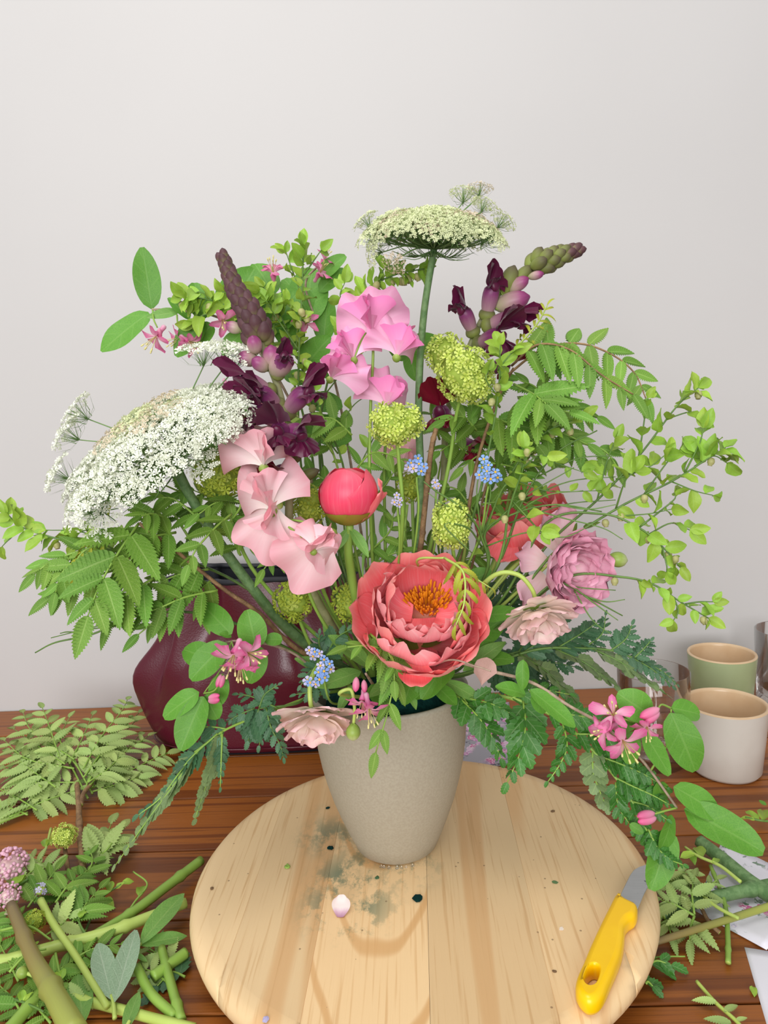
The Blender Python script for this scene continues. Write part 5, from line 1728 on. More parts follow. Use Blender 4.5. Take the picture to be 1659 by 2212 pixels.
twig(TW, 'bilberry twig with round lime leaves beside the largest snowball head', [(1010, 1150, .58), (1060, 950, .57), (1078, 830, .56), (1080, 745, .555)],
     [[(1075, 800, .56), (1098, 770, .555), (1110, 760, .555)], [(1070, 850, .56), (1050, 820, .55), (1055, 800, .55)]], 42, .55, foam=foamp(.3, .1), bells=2, tipfrom=.5)
twig(TW, 'bilberry twig crossing the middle right with a few lime leaves', [(1020, 1200, .60), (1100, 1030, .59), (1170, 940, .58), (1260, 900, .57)],
     [[(1130, 980, .585), (1200, 1000, .58), (1260, 1020, .57)], [(1100, 1030, .59), (1180, 1060, .58), (1300, 1060, .57)]], 38, .7, foam=foamp(.4, .2), bells=3)

# bare twigs: many thin branched green lines without leaves
def bare(label, main, sides, base):
    return twig('bare_twig', label, main, sides, 20, 0.0, .0011, foam=base)


bare('dark green leafless twig fanning right across the hidden coral peony', [(1045, 1250, .575), (1048, 1150, .57), (1110, 1110, .56), (1200, 1090, .55), (1300, 1105, .545)],
     [[(1110, 1110, .56), (1180, 1070, .55), (1260, 1060, .545)], [(1150, 1100, .555), (1220, 1120, .55), (1300, 1140, .545), (1345, 1165, .54)], [(1048, 1150, .57), (1090, 1050, .56), (1150, 1040, .555)], [(1048, 1150, .57), (1130, 1075, .56), (1240, 1010, .555)],
      [(1050, 1180, .57), (1140, 1150, .555), (1220, 1160, .55), (1300, 1120, .545)], [(1200, 1090, .55), (1270, 1100, .545), (1330, 1090, .54)]], foamp(.4, .1))
bare('dark green leafless twig fanning left over the lower snowball head', [(1040, 1260, .575), (1040, 1160, .56), (1000, 1100, .545), (940, 1060, .54), (915, 1040, .54)],
     [[(1040, 1160, .56), (1030, 1060, .55), (1042, 1000, .55)], [(1020, 1125, .55), (960, 1090, .54), (925, 1065, .54)], [(1040, 1180, .56), (1010, 1140, .54), (960, 1135, .535), (1020, 1195, .53)], [(1042, 1150, .56), (1060, 1060, .55), (1040, 1030, .55)]], foamp(.35, .1))
bare('leafless twig pointing right below the pink ranunculus', [(1110, 1330, .57), (1200, 1260, .565), (1270, 1290, .56), (1345, 1330, .555)],
     [[(1200, 1260, .565), (1260, 1270, .56), (1330, 1275, .555)], [(1270, 1290, .56), (1310, 1300, .555), (1350, 1295, .55)], [(1240, 1275, .562), (1280, 1340, .555), (1320, 1370, .55)], [(1260, 1285, .56), (1300, 1315, .555), (1335, 1340, .55)]], foamp(.7, .1))
bare('leafless twig leaning right through the upper right leaves', [(1060, 1250, .60), (1130, 1080, .59), (1200, 980, .585), (1290, 930, .58)],
     [[(1130, 1080, .59), (1230, 1040, .58), (1330, 1030, .575)], [(1160, 1030, .59), (1250, 990, .58), (1340, 985, .57)], [(1100, 1130, .59), (1220, 1090, .58), (1330, 1080, .57)]], foamp(.5, .2))
bare('dark leafless twig hanging at the lower left below the serrated sprig', [(560, 1370, .56), (430, 1325, .55), (300, 1330, .54), (200, 1370, .535), (120, 1388, .53), (76, 1410, .53)],
     [[(300, 1330, .54), (220, 1350, .535), (110, 1378, .53)], [(200, 1370, .535), (150, 1365, .53), (130, 1368, .53)], [(250, 1350, .54), (200, 1358, .535), (170, 1352, .53)]], foamp(-.7, 0))

# plain uprights in the middle of the bouquet
def upright(name, label, pts, base, r, m, cat='stem', node=0):
    c = crv([base] + px(pts), 8)
    t = thing(name, label, cat, base)
    tube('stem', c, r, r * .75, M[m], t, 7, node=node)
    return t


upright('woody_branch', 'upright brown woody stem in the bouquet middle beside the forget me nots', [(905, 1200, .585), (915, 1120, .58), (930, 980, .575), (942, 925, .575)], foamp(.15, .1), .0028, 'stembrown', node=8)
for k, (x0, x1, y1, Y) in enumerate(((745, 700, 1150, .60), (800, 790, 1080, .61), (850, 880, 1090, .60), (900, 870, 1120, .62), (980, 1010, 1150, .62), (1020, 1075, 1200, .61), (700, 640, 1200, .62), (760, 742, 1120, .63), (1000, 1090, 1240, .60), (950, 960, 1040, .64), (880, 850, 980, .64), (820, 795, 960, .65))):
    upright('green_shoot', ('slender green stem among the others between vase and flowers, ' + ['first', 'second', 'third', 'fourth', 'fifth', 'sixth', 'seventh', 'eighth', 'ninth', 'tenth', 'eleventh', 'twelfth'][k] + ' of the upright tangle') if False else
            ['slender green stem rising behind the pale sweet pea', 'green stem rising behind the peony bud', 'green stem between peony bud and woody stem', 'green stem just left of the woody stem', 'green stem behind the lower snowball head', 'green stem right of the lower snowball head', 'green stem behind the hairy umbel stem',
             'green stem half hidden behind the peony bud stem', 'pale green stem leaning to the pink ranunculus', 'green stem right behind the woody stem top', 'green stem under the two lobed snowball head', 'thin green stem below the pink sweet peas'][k],
            [(x0, 1350, Y), ((x0 + x1) / 2, (1350 + y1) / 2, Y), (x1, y1, Y)], foamp((x0 - 850) / 180, rnd(-.1, .5)), rnd(.0011, .0024), random.choice(('stem', 'stem', 'stempale', 'stemdark')))

# leaves round the vase mouth
t = thing('peony_foliage', 'dark lance leaves packed above the vase rim under the open peony', 'foliage', foamp(0, .1))
tube('stem', crv([foamp(0, .1), P(880, 1420, .57), P(900, 1380, .56)], 6), .003, .002, M['stem'], t)
for a, b in (((800, 1440, .55), (720, 1370, .53)), ((780, 1450, .55), (690, 1480, .52)), ((1000, 1450, .55), (1090, 1380, .56)), ((960, 1470, .55), (1040, 1510, .53)), ((860, 1460, .54), (800, 1500, .515)), ((1000, 1400, .57), (1090, 1330, .58)), ((740, 1420, .57), (700, 1350, .57)),
             ((1010, 1420, .56), (1110, 1420, .55)), ((720, 1450, .56), (640, 1420, .55)), ((940, 1480, .54), (985, 1520, .52)), ((880, 1480, .53), (900, 1530, .515)), ((1040, 1330, .57), (1120, 1320, .55)), ((990, 1270, .58), (1060, 1230, .58)), ((760, 1480, .54), (730, 1535, .52))):
    leafpx(t, a, b, random.choice(('pleaf', 'lon', 'pleaf')))
upright('dry_petal_twig', 'thin brown twig crossing below the open peony', [(960, 1428, .50), (1030, 1440, .495), (1060, 1450, .49)], foamp(.5, -.2), .0008, 'twiggrey', 'twig')
pp = fan_petal('dried_petal', 1, .55, M['pinkpet'], ruffle=.06, waves=1.2, cup=.2, nu=8, nv=8, seed=400)
a_, b_ = P(1040, 1482, .52), P(1050, 1418, .515)
part('dried_petal', pp, None, frame(a_, b_ - a_, CV(.1, .1, 1), (b_ - a_).length), label='dry blush petal caught on the fern beside the open peony', cat='petal')

# ---- ferns
def fern(label, stem, base, pinnae, kind, m='stemdark', r=.0016):
    """fern frond: pinnae measured one by one, (points, pairs of pinnules, pinnule length in pixels, options)"""
    c = crv(([base] if base is not None else []) + px(stem), 8)
    t = thing('fern_frond', label, 'fern', c[0], 'fern fronds round the vase')
    tube('rachis', c, r, r * .45, M[m], t, 6)
    for pn in pinnae:
        ps = px(pn[0])
        kw = dict(kind=kind, m=m, ang=.95, droop=.05, start=.04, r=.0007, lo=.35, name='pinnule', pname='pinna')
        kw.update(pn[3] if len(pn) > 3 else {})
        pinnate(t, ps, pn[1], pn[2] * sc(ps[0]), **kw)
    return t


tilt = dict(kind='fernpale', nrm=CV(.5, .75, .45))
fern('dark fern frond reaching right toward the tumbler with olive undersides', [(1000, 1455, .58), (1150, 1405, .575), (1240, 1400, .572), (1320, 1405, .57), (1380, 1425, .565)], foamp(.5, .1),
     [([(1120, 1412, .575), (1180, 1450, .56), (1230, 1500, .55), (1272, 1548, .545)], 9, 43, tilt), ([(1200, 1402, .573), (1260, 1430, .56), (1310, 1465, .555), (1356, 1502, .55)], 9, 43, tilt), ([(1280, 1402, .571), (1340, 1430, .56), (1390, 1465, .555), (1440, 1500, .55)], 9, 40, tilt),
      ([(1340, 1410, .568), (1400, 1440, .56), (1452, 1482, .555)], 8, 33), ([(1380, 1425, .565), (1430, 1450, .56), (1462, 1478, .558)], 7, 25),
      ([(1130, 1410, .578), (1165, 1385, .58), (1200, 1350, .585), (1225, 1325, .588)], 7, 51), ([(1200, 1402, .575), (1250, 1372, .578), (1290, 1345, .58)], 7, 51), ([(1260, 1400, .573), (1300, 1370, .575), (1308, 1330, .578)], 6, 33), ([(1320, 1405, .57), (1352, 1380, .572), (1365, 1350, .575)], 6, 38), ([(1370, 1422, .565), (1392, 1400, .567), (1405, 1385, .568)], 5, 33)], 'fern')
fern('dark fern frond fanning out beneath the blush ranunculus', [(1000, 1460, .60), (1080, 1420, .60), (1150, 1400, .60)], foamp(.4, .3),
     [([(1080, 1420, .60), (1130, 1440, .595), (1180, 1470, .59), (1225, 1495, .588)], 7, 58), ([(1100, 1412, .60), (1170, 1425, .597), (1240, 1440, .595)], 7, 61), ([(1140, 1402, .60), (1200, 1392, .60), (1270, 1395, .60)], 7, 58), ([(1060, 1430, .60), (1085, 1460, .595), (1110, 1500, .59)], 6, 53),
      ([(1120, 1408, .60), (1150, 1370, .605), (1170, 1340, .61)], 5, 51)], 'fern')
fern('dark fern frond standing up behind the open peony on the right', [(985, 1450, .61), (1025, 1390, .615), (1060, 1320, .62), (1090, 1260, .625)], foamp(.3, .4),
     [([(1010, 1410, .612), (1060, 1400, .615), (1110, 1410, .617)], 5, 56), ([(1035, 1370, .615), (1085, 1350, .618), (1130, 1345, .62)], 5, 56), ([(1055, 1325, .62), (1110, 1305, .622), (1150, 1300, .625)], 5, 53), ([(1020, 1395, .615), (1010, 1350, .617), (1020, 1315, .62)], 5, 53), ([(1060, 1320, .62), (1050, 1285, .622), (1060, 1255, .625)], 5, 48), ([(1080, 1285, .624), (1120, 1262, .626), (1150, 1250, .627)], 5, 51)], 'fern')
fern('short fern frond hanging over the vase rim on its right side', [(985, 1500, .545), (1010, 1520, .53)], foamp(.5, -.3),
     [([(985, 1500, .54), (1030, 1545, .52), (1062, 1590, .512), (1082, 1638, .508)], 8, 56, dict(droop=.15)), ([(995, 1505, .54), (1060, 1520, .525), (1100, 1540, .52)], 6, 48)], 'fernbright', 'stem')
gl = dict(nrm=CV(.15, .6, .8))
fern('large glossy fern frond drooping right over the turning board', [(1000, 1495, .555), (1110, 1510, .54), (1200, 1550, .525), (1270, 1610, .51), (1330, 1680, .50), (1370, 1740, .49), (1400, 1800, .482)], foamp(.6, -.1),
     [([(1130, 1515, .535), (1135, 1570, .515), (1122, 1630, .505), (1096, 1690, .50)], 6, 69, dict(droop=.1, ang=.8)), ([(1215, 1560, .52), (1225, 1610, .508), (1210, 1650, .503), (1184, 1688, .50)], 7, 38, dict(droop=.1)),
      ([(1180, 1540, .528), (1240, 1545, .52), (1300, 1560, .515), (1350, 1590, .51)], 8, 47, gl), ([(1240, 1585, .515), (1300, 1590, .508), (1350, 1620, .502), (1385, 1660, .498)], 8, 47, gl), ([(1290, 1632, .508), (1340, 1650, .50), (1390, 1672, .495), (1440, 1702, .49)], 9, 40, gl),
      ([(1330, 1680, .50), (1370, 1700, .493), (1410, 1718, .488), (1446, 1738, .485)], 8, 38, gl), ([(1360, 1730, .492), (1400, 1742, .486), (1440, 1770, .48)], 7, 35, gl), ([(1400, 1790, .482), (1420, 1830, .476), (1445, 1855, .472), (1475, 1868, .47)], 8, 38, gl),
      ([(1280, 1620, .508), (1282, 1670, .50), (1300, 1720, .495), (1310, 1745, .492)], 7, 38, dict(kind='fernpale')), ([(1330, 1690, .498), (1335, 1740, .49), (1360, 1780, .485)], 6, 38), ([(1100, 1510, .54), (1160, 1490, .54), (1230, 1500, .535)], 6, 44), ([(1370, 1745, .49), (1385, 1790, .483), (1402, 1830, .478)], 6, 35)], 'fernbright', 'stem', .002)
fern('long fern frond seen edge on hanging at the far left over the table', [(690, 1500, .56), (590, 1535, .53), (490, 1575, .505), (420, 1625, .493)], foamp(-.6, -.2),
     [([(430, 1620, .495), (380, 1690, .487), (320, 1770, .48), (250, 1868, .474)], 14, 51, dict(kind='fernpale', ang=.55, nrm=CV(-.75, .35, .55), lo=.3)), ([(470, 1585, .50), (410, 1640, .492), (350, 1720, .487), (300, 1760, .483)], 9, 56, dict(ang=.6, nrm=CV(-.6, .4, .7))),
      ([(480, 1580, .502), (462, 1650, .493), (440, 1710, .488), (422, 1768, .484)], 10, 40, dict(kind='fernpale', ang=.45, nrm=CV(.8, .2, .5))), ([(480, 1585, .50), (478, 1640, .494), (476, 1700, .489)], 6, 33, dict(ang=.5, nrm=CV(.3, .2, .9))), ([(490, 1575, .505), (450, 1570, .505), (420, 1580, .505)], 4, 40)], 'fern', 'stem')
fern('green fern frond hanging before the bag left of the vase', [(690, 1490, .555), (640, 1520, .53), (560, 1530, .518)], foamp(-.5, -.1),
     [([(560, 1530, .518), (548, 1560, .514), (536, 1600, .51)], 5, 56, dict(ang=.7)), ([(575, 1530, .518), (585, 1570, .512), (605, 1610, .508), (612, 1636, .506)], 7, 38), ([(560, 1528, .518), (572, 1500, .52), (600, 1480, .522)], 6, 31), ([(600, 1530, .522), (545, 1505, .52), (515, 1500, .52)], 4, 38), ([(550, 1530, .518), (515, 1545, .515), (490, 1560, .513)], 4, 40), ([(590, 1530, .52), (570, 1570, .514), (560, 1610, .51)], 5, 44)], 'fern')
fern('small fern frond rising above the forget me nots at the vase rim', [(720, 1470, .55), (700, 1430, .54), (715, 1400, .537)], foamp(-.4, -.2),
     [([(705, 1420, .54), (725, 1380, .535), (765, 1355, .53)], 5, 42), ([(700, 1440, .54), (670, 1450, .535), (650, 1480, .53)], 5, 38), ([(705, 1425, .54), (690, 1395, .537), (690, 1370, .535)], 5, 35), ([(710, 1450, .54), (680, 1490, .532), (640, 1500, .528)], 5, 40)], 'fern')


# ================================================================== cuttings on the table
def ZT(x, y, z=0.):
    return T(x, y, z)


def cut(label, pts, r, m, r1=None, name='stem_cutting', node=0, sides=8, ribs=0., leaves=(), cat='stem'):
    """stem lying on the table; pts = (x, y, height of its centre line above the table)"""
    c = crv([ZT(x, y, z) for x, y, z in pts], 8)
    s = sc(c[0])
    t = thing(name, label, cat, Vector((c[0].x, c[0].y, max(0, c[0].z - r * s))))
    tube('stem', c, r * s, (r1 or r * .9) * s, M[m], t, sides, node=node, ribs=ribs)
    cap = lathe('cut_face', [(.02, -.02), (.9, -.01), (.9, .0), (.02, .012)], 8)
    part('cut_face', cap, t, zframe(c[0], c[0] - c[1], r * s), M['stempale'])
    for a, b, kind in leaves:
        p, q = ZT(*a), ZT(*b)
        leaf(t, p, q - p, jit(Vector((0, 0, 1)) + tocam(p) * .5, .12), (q - p).length, kind)
    return t


def cutsprig(label, stem, comps, m='stem', r=4, kind='dry'):
    c = crv([ZT(*q) for q in stem], 8)
    s = sc(c[0])
    t = thing('cut_sprig', label, 'cutting', Vector((c[0].x, c[0].y, max(0, c[0].z - r * s))), 'serrated leaf cuttings on the table')
    tube('stem', c, r * s * .6, r * s * .4, M[m], t, 6)
    for cm in comps:
        pts, pairs, L = cm[:3]
        kw = dict(cm[3]) if len(cm) > 3 else {}
        ps = [ZT(*q) for q in pts]
        kw.setdefault('kind', kind)
        kw.setdefault('droop', .02)
        kw.setdefault('nrm', (Vector((0, 0, 1)) + tocam(ps[0]) * .7).normalized())
        pinnate(t, ps, pairs, L * 1.3 * sc(ps[0]), **kw)
    return t


h = .012
cutsprig('pale serrated cutting standing tallest at the back of the left pile', [(190, 1725, .01), (150, 1650, .03), (110, 1600, .045)],
         [([(130, 1640, .04), (110, 1580, .06), (92, 1530, .075)], 5, 52), ([(140, 1650, .04), (80, 1610, .045), (30, 1575, .045)], 5, 56), ([(150, 1660, .03), (90, 1650, .03), (40, 1640, .025)], 5, 54),
          ([(150, 1650, .035), (180, 1590, .05), (200, 1545, .055)], 5, 50)])
cutsprig('pale serrated cutting leaning on the bag at the back of the pile', [(180, 1720, .01), (200, 1660, .03), (230, 1610, .04)],
         [([(180, 1660, .035), (220, 1590, .05), (260, 1540, .06), (275, 1512, .062)], 7, 50), ([(190, 1690, .025), (230, 1625, .035), (290, 1560, .04)], 7, 52), ([(190, 1690, .025), (240, 1655, .03), (300, 1590, .03)], 6, 52)])
cutsprig('pale serrated cutting with a long leaf ending beside the bag', [(195, 1705, .01), (270, 1670, .012), (370, 1622, .012)],
         [([(200, 1700, .014), (260, 1675, .016), (320, 1645, .016), (362, 1628, .014)], 7, 58, dict(ang=1.25)), ([(200, 1710, .012), (250, 1695, .013), (300, 1680, .012)], 5, 60, dict(ang=1.2))])
cutsprig('pale serrated cutting low on the left of the pile', [(20, 1765, .008), (90, 1735, .01), (160, 1710, .012)],
         [([(60, 1745, .01), (110, 1725, .014), (170, 1705, .016)], 5, 54, dict(ang=1.2)), ([(90, 1700, .03), (50, 1670, .03), (10, 1660, .025)], 5, 56), ([(120, 1700, .03), (70, 1665, .035), (20, 1625, .04)], 6, 56)])
cutsprig('serrated cutting at the left edge above the pink flower cluster', [(60, 1755, .008), (20, 1770, .008), (-30, 1790, .008)],
         [([(80, 1750, .01), (40, 1725, .015), (-10, 1700, .02)], 3, 74), ([(60, 1760, .008), (20, 1745, .01), (-20, 1740, .012)], 3, 66)])
cutsprig('serrated cutting with broad leaflets right of the brown woody cutting', [(205, 1880, .008), (215, 1840, .012), (235, 1790, .014)],
         [([(205, 1870, .01), (222, 1830, .018), (240, 1780, .02)], 3, 84, dict(ang=.8)), ([(215, 1850, .012), (235, 1830, .02), (262, 1790, .02)], 2, 74)])
cutsprig('pale serrated cutting fanned over the middle of the left pile', [(200, 1715, .01), (170, 1660, .03), (150, 1620, .04)],
         [([(170, 1660, .03), (130, 1600, .05), (150, 1550, .06)], 5, 52), ([(180, 1680, .028), (240, 1600, .045), (300, 1540, .05)], 6, 50), ([(160, 1660, .035), (60, 1640, .04), (10, 1600, .045)], 6, 54), ([(170, 1690, .02), (100, 1690, .025), (40, 1690, .022)], 6, 50),
          ([(190, 1700, .02), (250, 1640, .03), (320, 1590, .03)], 7, 48), ([(160, 1640, .04), (70, 1580, .055), (50, 1540, .06)], 5, 50), ([(200, 1700, .016), (210, 1660, .02), (250, 1690, .016)], 4, 48)])
cutsprig('dark serrated cuttings mound under the thick green stems', [(40, 2000, .008), (100, 1960, .01), (180, 1900, .012)],
         [([(60, 1960, .015), (90, 1920, .02), (120, 1880, .024)], 4, 62, dict(kind='sorb')), ([(120, 1950, .02), (150, 1910, .024), (190, 1880, .02)], 4, 58, dict(kind='sorb')), ([(150, 2000, .015), (180, 1960, .02), (215, 1920, .02)], 4, 60, dict(kind='sorb')),
          ([(60, 2040, .012), (30, 2000, .018), (10, 1960, .02)], 4, 60, dict(kind='sorb')), ([(100, 2020, .01), (140, 1990, .018), (160, 1950, .022)], 4, 58), ([(120, 1900, .02), (90, 1865, .024), (60, 1850, .024)], 4, 54),
          ([(180, 1900, .018), (200, 1860, .02), (190, 1830, .02)], 3, 52, dict(kind='sorb')), ([(30, 1930, .02), (60, 1890, .024), (100, 1860, .024)], 4, 54)])
cutsprig('dark serrated cuttings mound at the lower left corner', [(60, 2200, .006), (120, 2140, .008), (200, 2080, .01)],
         [([(40, 2120, .01), (20, 2080, .014), (0, 2040, .016)], 4, 64, dict(kind='sorb')), ([(80, 2160, .01), (110, 2110, .014), (150, 2080, .014)], 4, 62, dict(kind='sorb')), ([(50, 2200, .008), (30, 2160, .012), (0, 2130, .012)], 4, 66, dict(kind='sorb')),
          ([(170, 2190, .008), (200, 2140, .012), (220, 2110, .012)], 3, 64), ([(110, 2210, .006), (80, 2170, .01), (90, 2130, .012)], 4, 60, dict(kind='sorb')), ([(150, 2080, .012), (200, 2050, .014), (260, 2040, .012)], 4, 54, dict(kind='sorb'))])
cutsprig('grey green serrated cutting flat between the short green stems', [(370, 2090, .004), (330, 2060, .005), (300, 2050, .005)],
         [([(380, 2080, .006), (340, 2060, .007), (310, 2040, .007)], 3, 58), ([(360, 2120, .006), (330, 2100, .007), (300, 2090, .007)], 3, 56), ([(400, 2110, .005), (370, 2100, .006), (340, 2130, .006)], 2, 60, dict(kind='fern'))])

cut('brown woody cutting standing out of the left pile', [(165, 2010, .008), (178, 1880, .014), (172, 1790, .016), (165, 1690, .018), (138, 1602, .02)], 9, 'stembrown', 7, 'woody_cutting', node=7, cat='twig')
cut('short brown side twig of the left pile', [(174, 1740, .016), (180, 1715, .018), (198, 1692, .02)], 6, 'stembrown', 4, 'woody_cutting', cat='twig')
cut('thin brown cutting under the small snowball head', [(158, 2010, .007), (152, 1920, .012), (140, 1832, .016)], 6, 'stembrown', 5, 'woody_cutting', cat='twig')
cut('long pale green stem running under the board from the upper pile', [(435, 1858, .013), (360, 1915, .012), (280, 1975, .012), (180, 2035, .012)], 10, 'stem', 9, node=11)
cut('thick pale green stem crossing the left pile to the frame edge', [(402, 1950, .012), (330, 1978, .013), (230, 2015, .014), (120, 2045, .013), (-20, 2085, .012)], 11, 'stempale', 12.5, node=9)
cut('bright green stem from the board to the lower left corner', [(402, 2058, .010), (330, 2110, .010)], 12, 'stem', 12)
cut('bright green stem under the thick brown green one', [(190, 2040, .008), (120, 2110, .009), (30, 2212, .010), (-10, 2250, .01)], 12, 'stem', 12, node=9)
cut('thickest brown green stem in the lower left foreground', [(24, 1955, .030), (70, 2065, .028), (110, 2135, .028), (165, 2235, .026)], 11, 'stempurple', 21, node=11, sides=12)
cut('pale limp stem slanting to the silvery leaves', [(88, 1945, .024), (115, 1995, .022), (160, 2060, .020), (232, 2175, .014)], 8, 'stempale', 6)
cut('short green stem piece leaning by the board, left of the other', [(296, 2090, .010), (325, 2145, .009), (378, 2196, .008)], 10, 'stem', 10)
cut('short green stem piece nearest the board rim', [(349, 2048, .012), (368, 2120, .010), (392, 2205, .008)], 9, 'stem', 10, node=9)
cut('very pale peeled stem at the bottom left edge', [(150, 2152, .010), (250, 2178, .009), (330, 2200, .008), (420, 2222, .008)], 10, 'stempale', 10)
cut('thin green bilberry cutting right of the woody cutting', [(185, 2010, .006), (205, 1965, .008), (225, 1935, .010), (262, 1910, .014)], 3, 'stemdark', 2, 'twig_cutting', leaves=[((250, 1920, .012), (268, 1905, .016), 'vacc'), ((262, 1910, .014), (290, 1900, .014), 'vacc'), ((240, 1925, .012), (235, 1900, .016), 'vacc'), ((225, 1940, .01), (245, 1958, .006), 'vacc')], cat='twig')
cut('thin crooked green cutting beside the board stems', [(240, 2050, .008), (265, 1990, .012), (290, 1950, .014), (318, 1910, .014), (288, 1883, .012)], 3, 'stem', 2, 'twig_cutting', cat='twig', leaves=[((300, 1935, .014), (312, 1900, .016), 'vaccn')])
cut('peony leaf cutting with silvery green undersides on the left', [(248, 2200, .012), (245, 2165, .014), (240, 2150, .015)], 5, 'stempale', 4, 'leaf_cutting',
    leaves=[((242, 2160, .015), (207, 2022, .024), 'silver'), ((248, 2165, .016), (293, 2002, .026), 'silver')], cat='leaf')
cut('peony leaf cutting with two green lance leaves beside the board', [(296, 2046, .016), (300, 2042, .017), (306, 2038, .018)], 4, 'stempale', 3, 'leaf_cutting',
    leaves=[((303, 2040, .018), (396, 1920, .03), 'pleaf'), ((303, 2042, .016), (404, 2015, .014), 'pleaf'), ((290, 2060, .014), (318, 2075, .01), 'pleaf')], cat='leaf')
cut('green lance leaf cutting at the bottom edge left of the board', [(270, 2230, .010), (275, 2215, .012), (280, 2205, .013)], 5, 'stempale', 4, 'leaf_cutting', leaves=[((268, 2230, .010), (300, 2135, .018), 'pleaf'), ((180, 2215, .010), (165, 2090, .016), 'pleaf')], cat='leaf')


# flower scraps on the pile
def scrap(name, label, x, y, z, r, n, ms, base_m, s=.20, cat='flower', fl=None):
    c = ZT(x, y, z)
    R = r * sc(c)
    t = thing(name, label, cat, Vector((c.x, c.y, max(0, c.z - R))))
    core = lathe('flower_core', [(.05, -.8), (.6, -.6), (.85, -.2), (.8, .2), (.5, .5), (.05, .6)], 9)
    part('flower_core', core, t, Matrix.Translation(c) @ Matrix.Scale(R * .9, 4), M[base_m])
    for i in range(n):
        z_ = 1 - 1.7 * (i + .5) / n
        a = i * 2.4
        q = math.sqrt(max(0, 1 - z_ * z_))
        d = jit(Vector((q * math.cos(a), q * math.sin(a), z_)), .15)
        part('floret', random.choice(ms), t, zframe(c + d * R * rnd(.8, .98), jit(d, .3), R * s * rnd(.8, 1.2)))
    return t


dot = lathe('floret', [(.1, 0), (.8, .3), (.9, .8), (.5, 1.3), (.1, 1.4)], 6)
dot.materials.append(mat('rosy bud floret', 'dd8fb0', 'efd8e0', ns=90, var=.15, transl=.1))
scrap('snowball_scrap', 'small lime snowball head lying on the left table', 139, 1806, .03, 27, 110, VF['vib'], 'vibcore', .17)
scrap('snowball_scrap', 'small olive snowball head under the thick brown green stem', 74, 1990, .022, 24, 80, VF['vibdark'], 'vibcore', .18)
scrap('pink_flower_cluster', 'pink flower cluster at the left edge of the table pile', 22, 1872, .03, 36, 130, [dot], 'ranpale', .13)
scrap('pink_flower_cluster', 'smaller pale pink flower cluster below the other at the left edge', 18, 1935, .025, 24, 80, [dot], 'ranpale', .15)
scrap('lilac_floret', 'small lilac flower scrap above the pale limp stem', 88, 1922, .028, 14, 10, [MY['p']], 'stempale', .42)
p_ = ZT(8, 1972, .02)
part('mauve_petal', petal_sphere('mauve_petal', .02, 1.1, .008, M['snaptube'], seed=70), None, frame(p_, Vector((1, .2, 0)), Vector((0, -.3, 1)), .7), label='dull mauve petal at the left frame edge of the pile', cat='petal')
budcut = cut('green bud on a pale stalk at the lower left', [(110, 2120, .016), (80, 2110, .018), (58, 2102, .02)], 5, 'stempale', 4, 'bud_cutting', cat='bud')
q0, q1 = ZT(60, 2104, .02), ZT(30, 2095, .02)
part('bud', BUD['green'], budcut, zframe(q0, q1 - q0, (.009, .009, .0105)))
# tangled thin cuttings of the pile
for k, (pts, lab) in enumerate([
        ([(200, 2040, .012), (170, 1985, .018), (195, 1930, .02)], 'thin green curved cutting over the mound, nearest the woody cutting'),
        ([(20, 2100, .016), (60, 2060, .02), (100, 2050, .018)], 'thin green cutting curling over the lower left leaves'),
        ([(120, 2060, .016), (130, 2120, .016), (120, 2170, .012)], 'thin dark cutting hanging below the thick pale stem'),
        ([(0, 2010, .02), (60, 2000, .024), (110, 2030, .02)], 'thin cutting lying across the pale limp stem'),
        ([(60, 1900, .026), (30, 1915, .028), (0, 1930, .026)], 'pale thin cutting beside the pink flower cluster'),
        ([(0, 2150, .012), (50, 2165, .014), (95, 2185, .012)], 'thin cutting in the lower left corner leaves'),
        ([(110, 1790, .02), (100, 1830, .022), (92, 1850, .02)], 'green leafy cutting left of the small snowball head')]):
    cut(lab, pts, 3, random.choice(('stem', 'stemdark', 'stempale')), 2, 'twig_cutting', cat='twig',
        leaves=[((pts[1][0], pts[1][1], pts[1][2]), (pts[1][0] + rnd(-30, 30), pts[1][1] - rnd(10, 40), pts[1][2] + .004), 'vaccn') for _ in range(2)])

# right side
cut('thick dark ribbed stem on the print card running to the right edge, upper', [(1512, 1818, .012), (1560, 1855, .012), (1620, 1905, .012), (1680, 1945, .012)], 13, 'stemhairy', 15, ribs=.1, sides=12)
cut('thick grey green ribbed stem on the print card, lower', [(1430, 1975, .010), (1500, 1950, .011), (1580, 1930, .012), (1700, 1905, .013)], 12, 'stemhairy', 14, ribs=.1, sides=12, node=13)
cut('brown green stem slanting across the print card', [(1415, 2035, .010), (1480, 2015, .012), (1560, 1990, .013), (1680, 1952, .014)], 7, 'stempurple', 8)
cut('green stem lying down over the print card edge', [(1573, 2080, .004), (1572, 2020, .008), (1565, 1950, .012), (1535, 1870, .014)], 6, 'stem', 5, node=9)
cut('yellow green stem crossing the thick ribbed stem', [(1596, 1984, .018), (1550, 1960, .018), (1515, 1932, .016)], 4, 'stempale', 4)
cut('thin yellow green twig along the upper ribbed stem', [(1600, 1905, .02), (1555, 1870, .02), (1510, 1850, .018), (1480, 1830, .016)], 4, 'stempale', 3, 'twig_cutting', cat='twig',
    leaves=[((1520, 1850, .018), (1500, 1820, .02), 'vacc'), ((1500, 1845, .018), (1470, 1850, .018), 'vacc'), ((1490, 1835, .016), (1500, 1860, .014), 'vacc'), ((1540, 1865, .02), (1555, 1850, .022), 'vaccn')])
cut('brown twig below the board at the right', [(1555, 2015, .005), (1530, 1990, .008), (1500, 1930, .012), (1470, 1880, .014)], 5, 'stembrown', 4, 'twig_cutting', cat='twig')
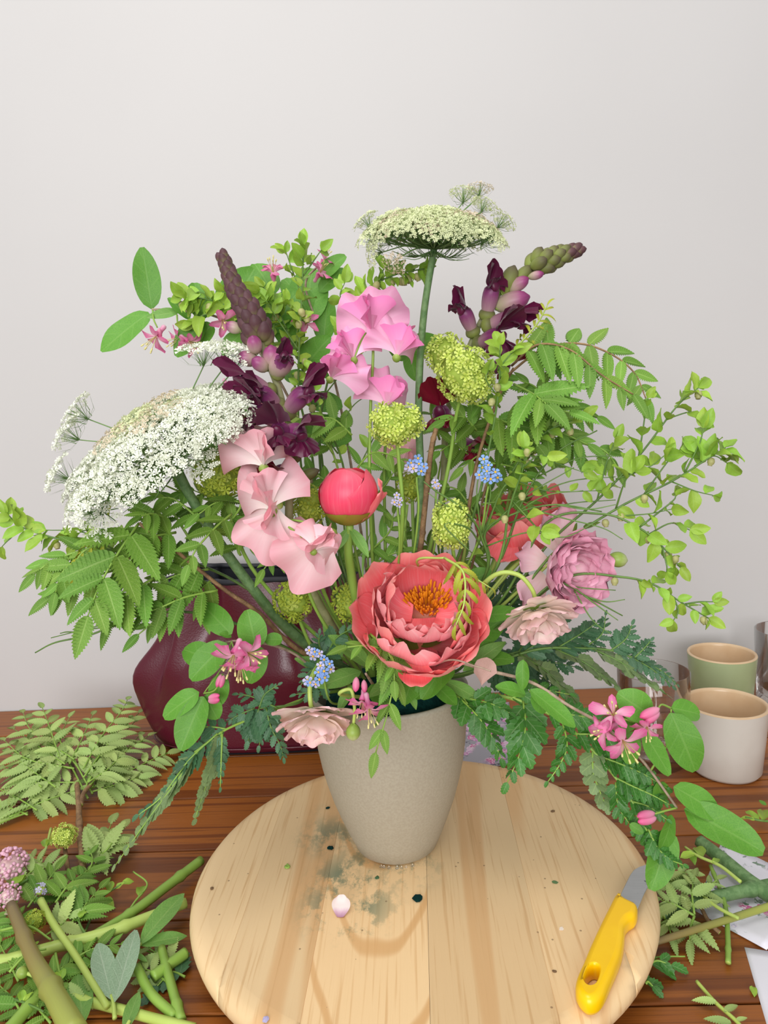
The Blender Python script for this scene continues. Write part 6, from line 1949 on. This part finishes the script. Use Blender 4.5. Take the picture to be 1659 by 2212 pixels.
cutsprig('grey green serrated cutting beside the board at the right', [(1430, 2000, .006), (1470, 1965, .012), (1500, 1940, .016)],
         [([(1500, 1975, .014), (1495, 1930, .02), (1500, 1895, .022)], 3, 58), ([(1500, 1978, .014), (1460, 1955, .018), (1430, 1945, .018)], 3, 62), ([(1500, 1978, .014), (1490, 2010, .010), (1490, 2030, .008)], 2, 66), ([(1505, 1935, .018), (1530, 1915, .02), (1550, 1900, .02)], 2, 52),
          ([(1450, 1930, .018), (1440, 1900, .02), (1420, 1870, .022)], 3, 54)])
cutsprig('grey green serrated cutting reaching under the board at the right', [(1415, 2000, .006), (1470, 1975, .008), (1498, 1975, .01)],
         [([(1420, 1960, .01), (1440, 1990, .008), (1450, 2020, .006)], 2, 56), ([(1420, 1900, .018), (1450, 1885, .02), (1480, 1885, .02)], 3, 56)])
cutsprig('dark cutting of small leaves peeping out under the board rim', [(1395, 2085, .004), (1420, 2068, .005), (1480, 2066, .005)],
         [([(1400, 2085, .006), (1420, 2075, .007), (1450, 2085, .006)], 2, 44, dict(kind='fernbright')), ([(1395, 2125, .005), (1400, 2120, .006), (1410, 2130, .005)], 1, 34, dict(kind='fernbright'))])
cut('small stem scrap with grey leaves at the bottom right', [(1505, 2120, .006), (1545, 2165, .006), (1590, 2205, .006), (1605, 2225, .006)], 4, 'stempale', 4, 'leaf_cutting', cat='leaf',
    leaves=[((1548, 2165, .007), (1495, 2155, .008), 'dry'), ((1565, 2185, .007), (1595, 2165, .008), 'dry'), ((1590, 2205, .007), (1615, 2195, .008), 'dry'), ((1580, 2210, .007), (1520, 2195, .008), 'dry')])
cut('feathery cutting at the right frame edge behind the big oval leaf', [(1680, 1775, .01), (1640, 1772, .012), (1610, 1765, .012)], 3, 'stemdark', 2, 'twig_cutting', cat='twig',
    leaves=[((1640, 1772, .012), (1610, 1745, .016), 'vaccn'), ((1650, 1774, .012), (1645, 1735, .018), 'vaccn'), ((1630, 1772, .012), (1600, 1760, .014), 'vaccn'), ((1655, 1740, .01), (1640, 1728, .012), 'lon')])
p0_, p1_ = ZT(1625, 2132, .001), ZT(1630, 2150, .001)
part('leaf_scrap', LS['vacc'][0], None, frame(p0_ + Vector((0, 0, .0006)), p1_ - p0_, Vector((0, 0, 1)), (p1_ - p0_).length * 1.1), label='tiny bright green leaf scrap left of the blank card', cat='leaf')
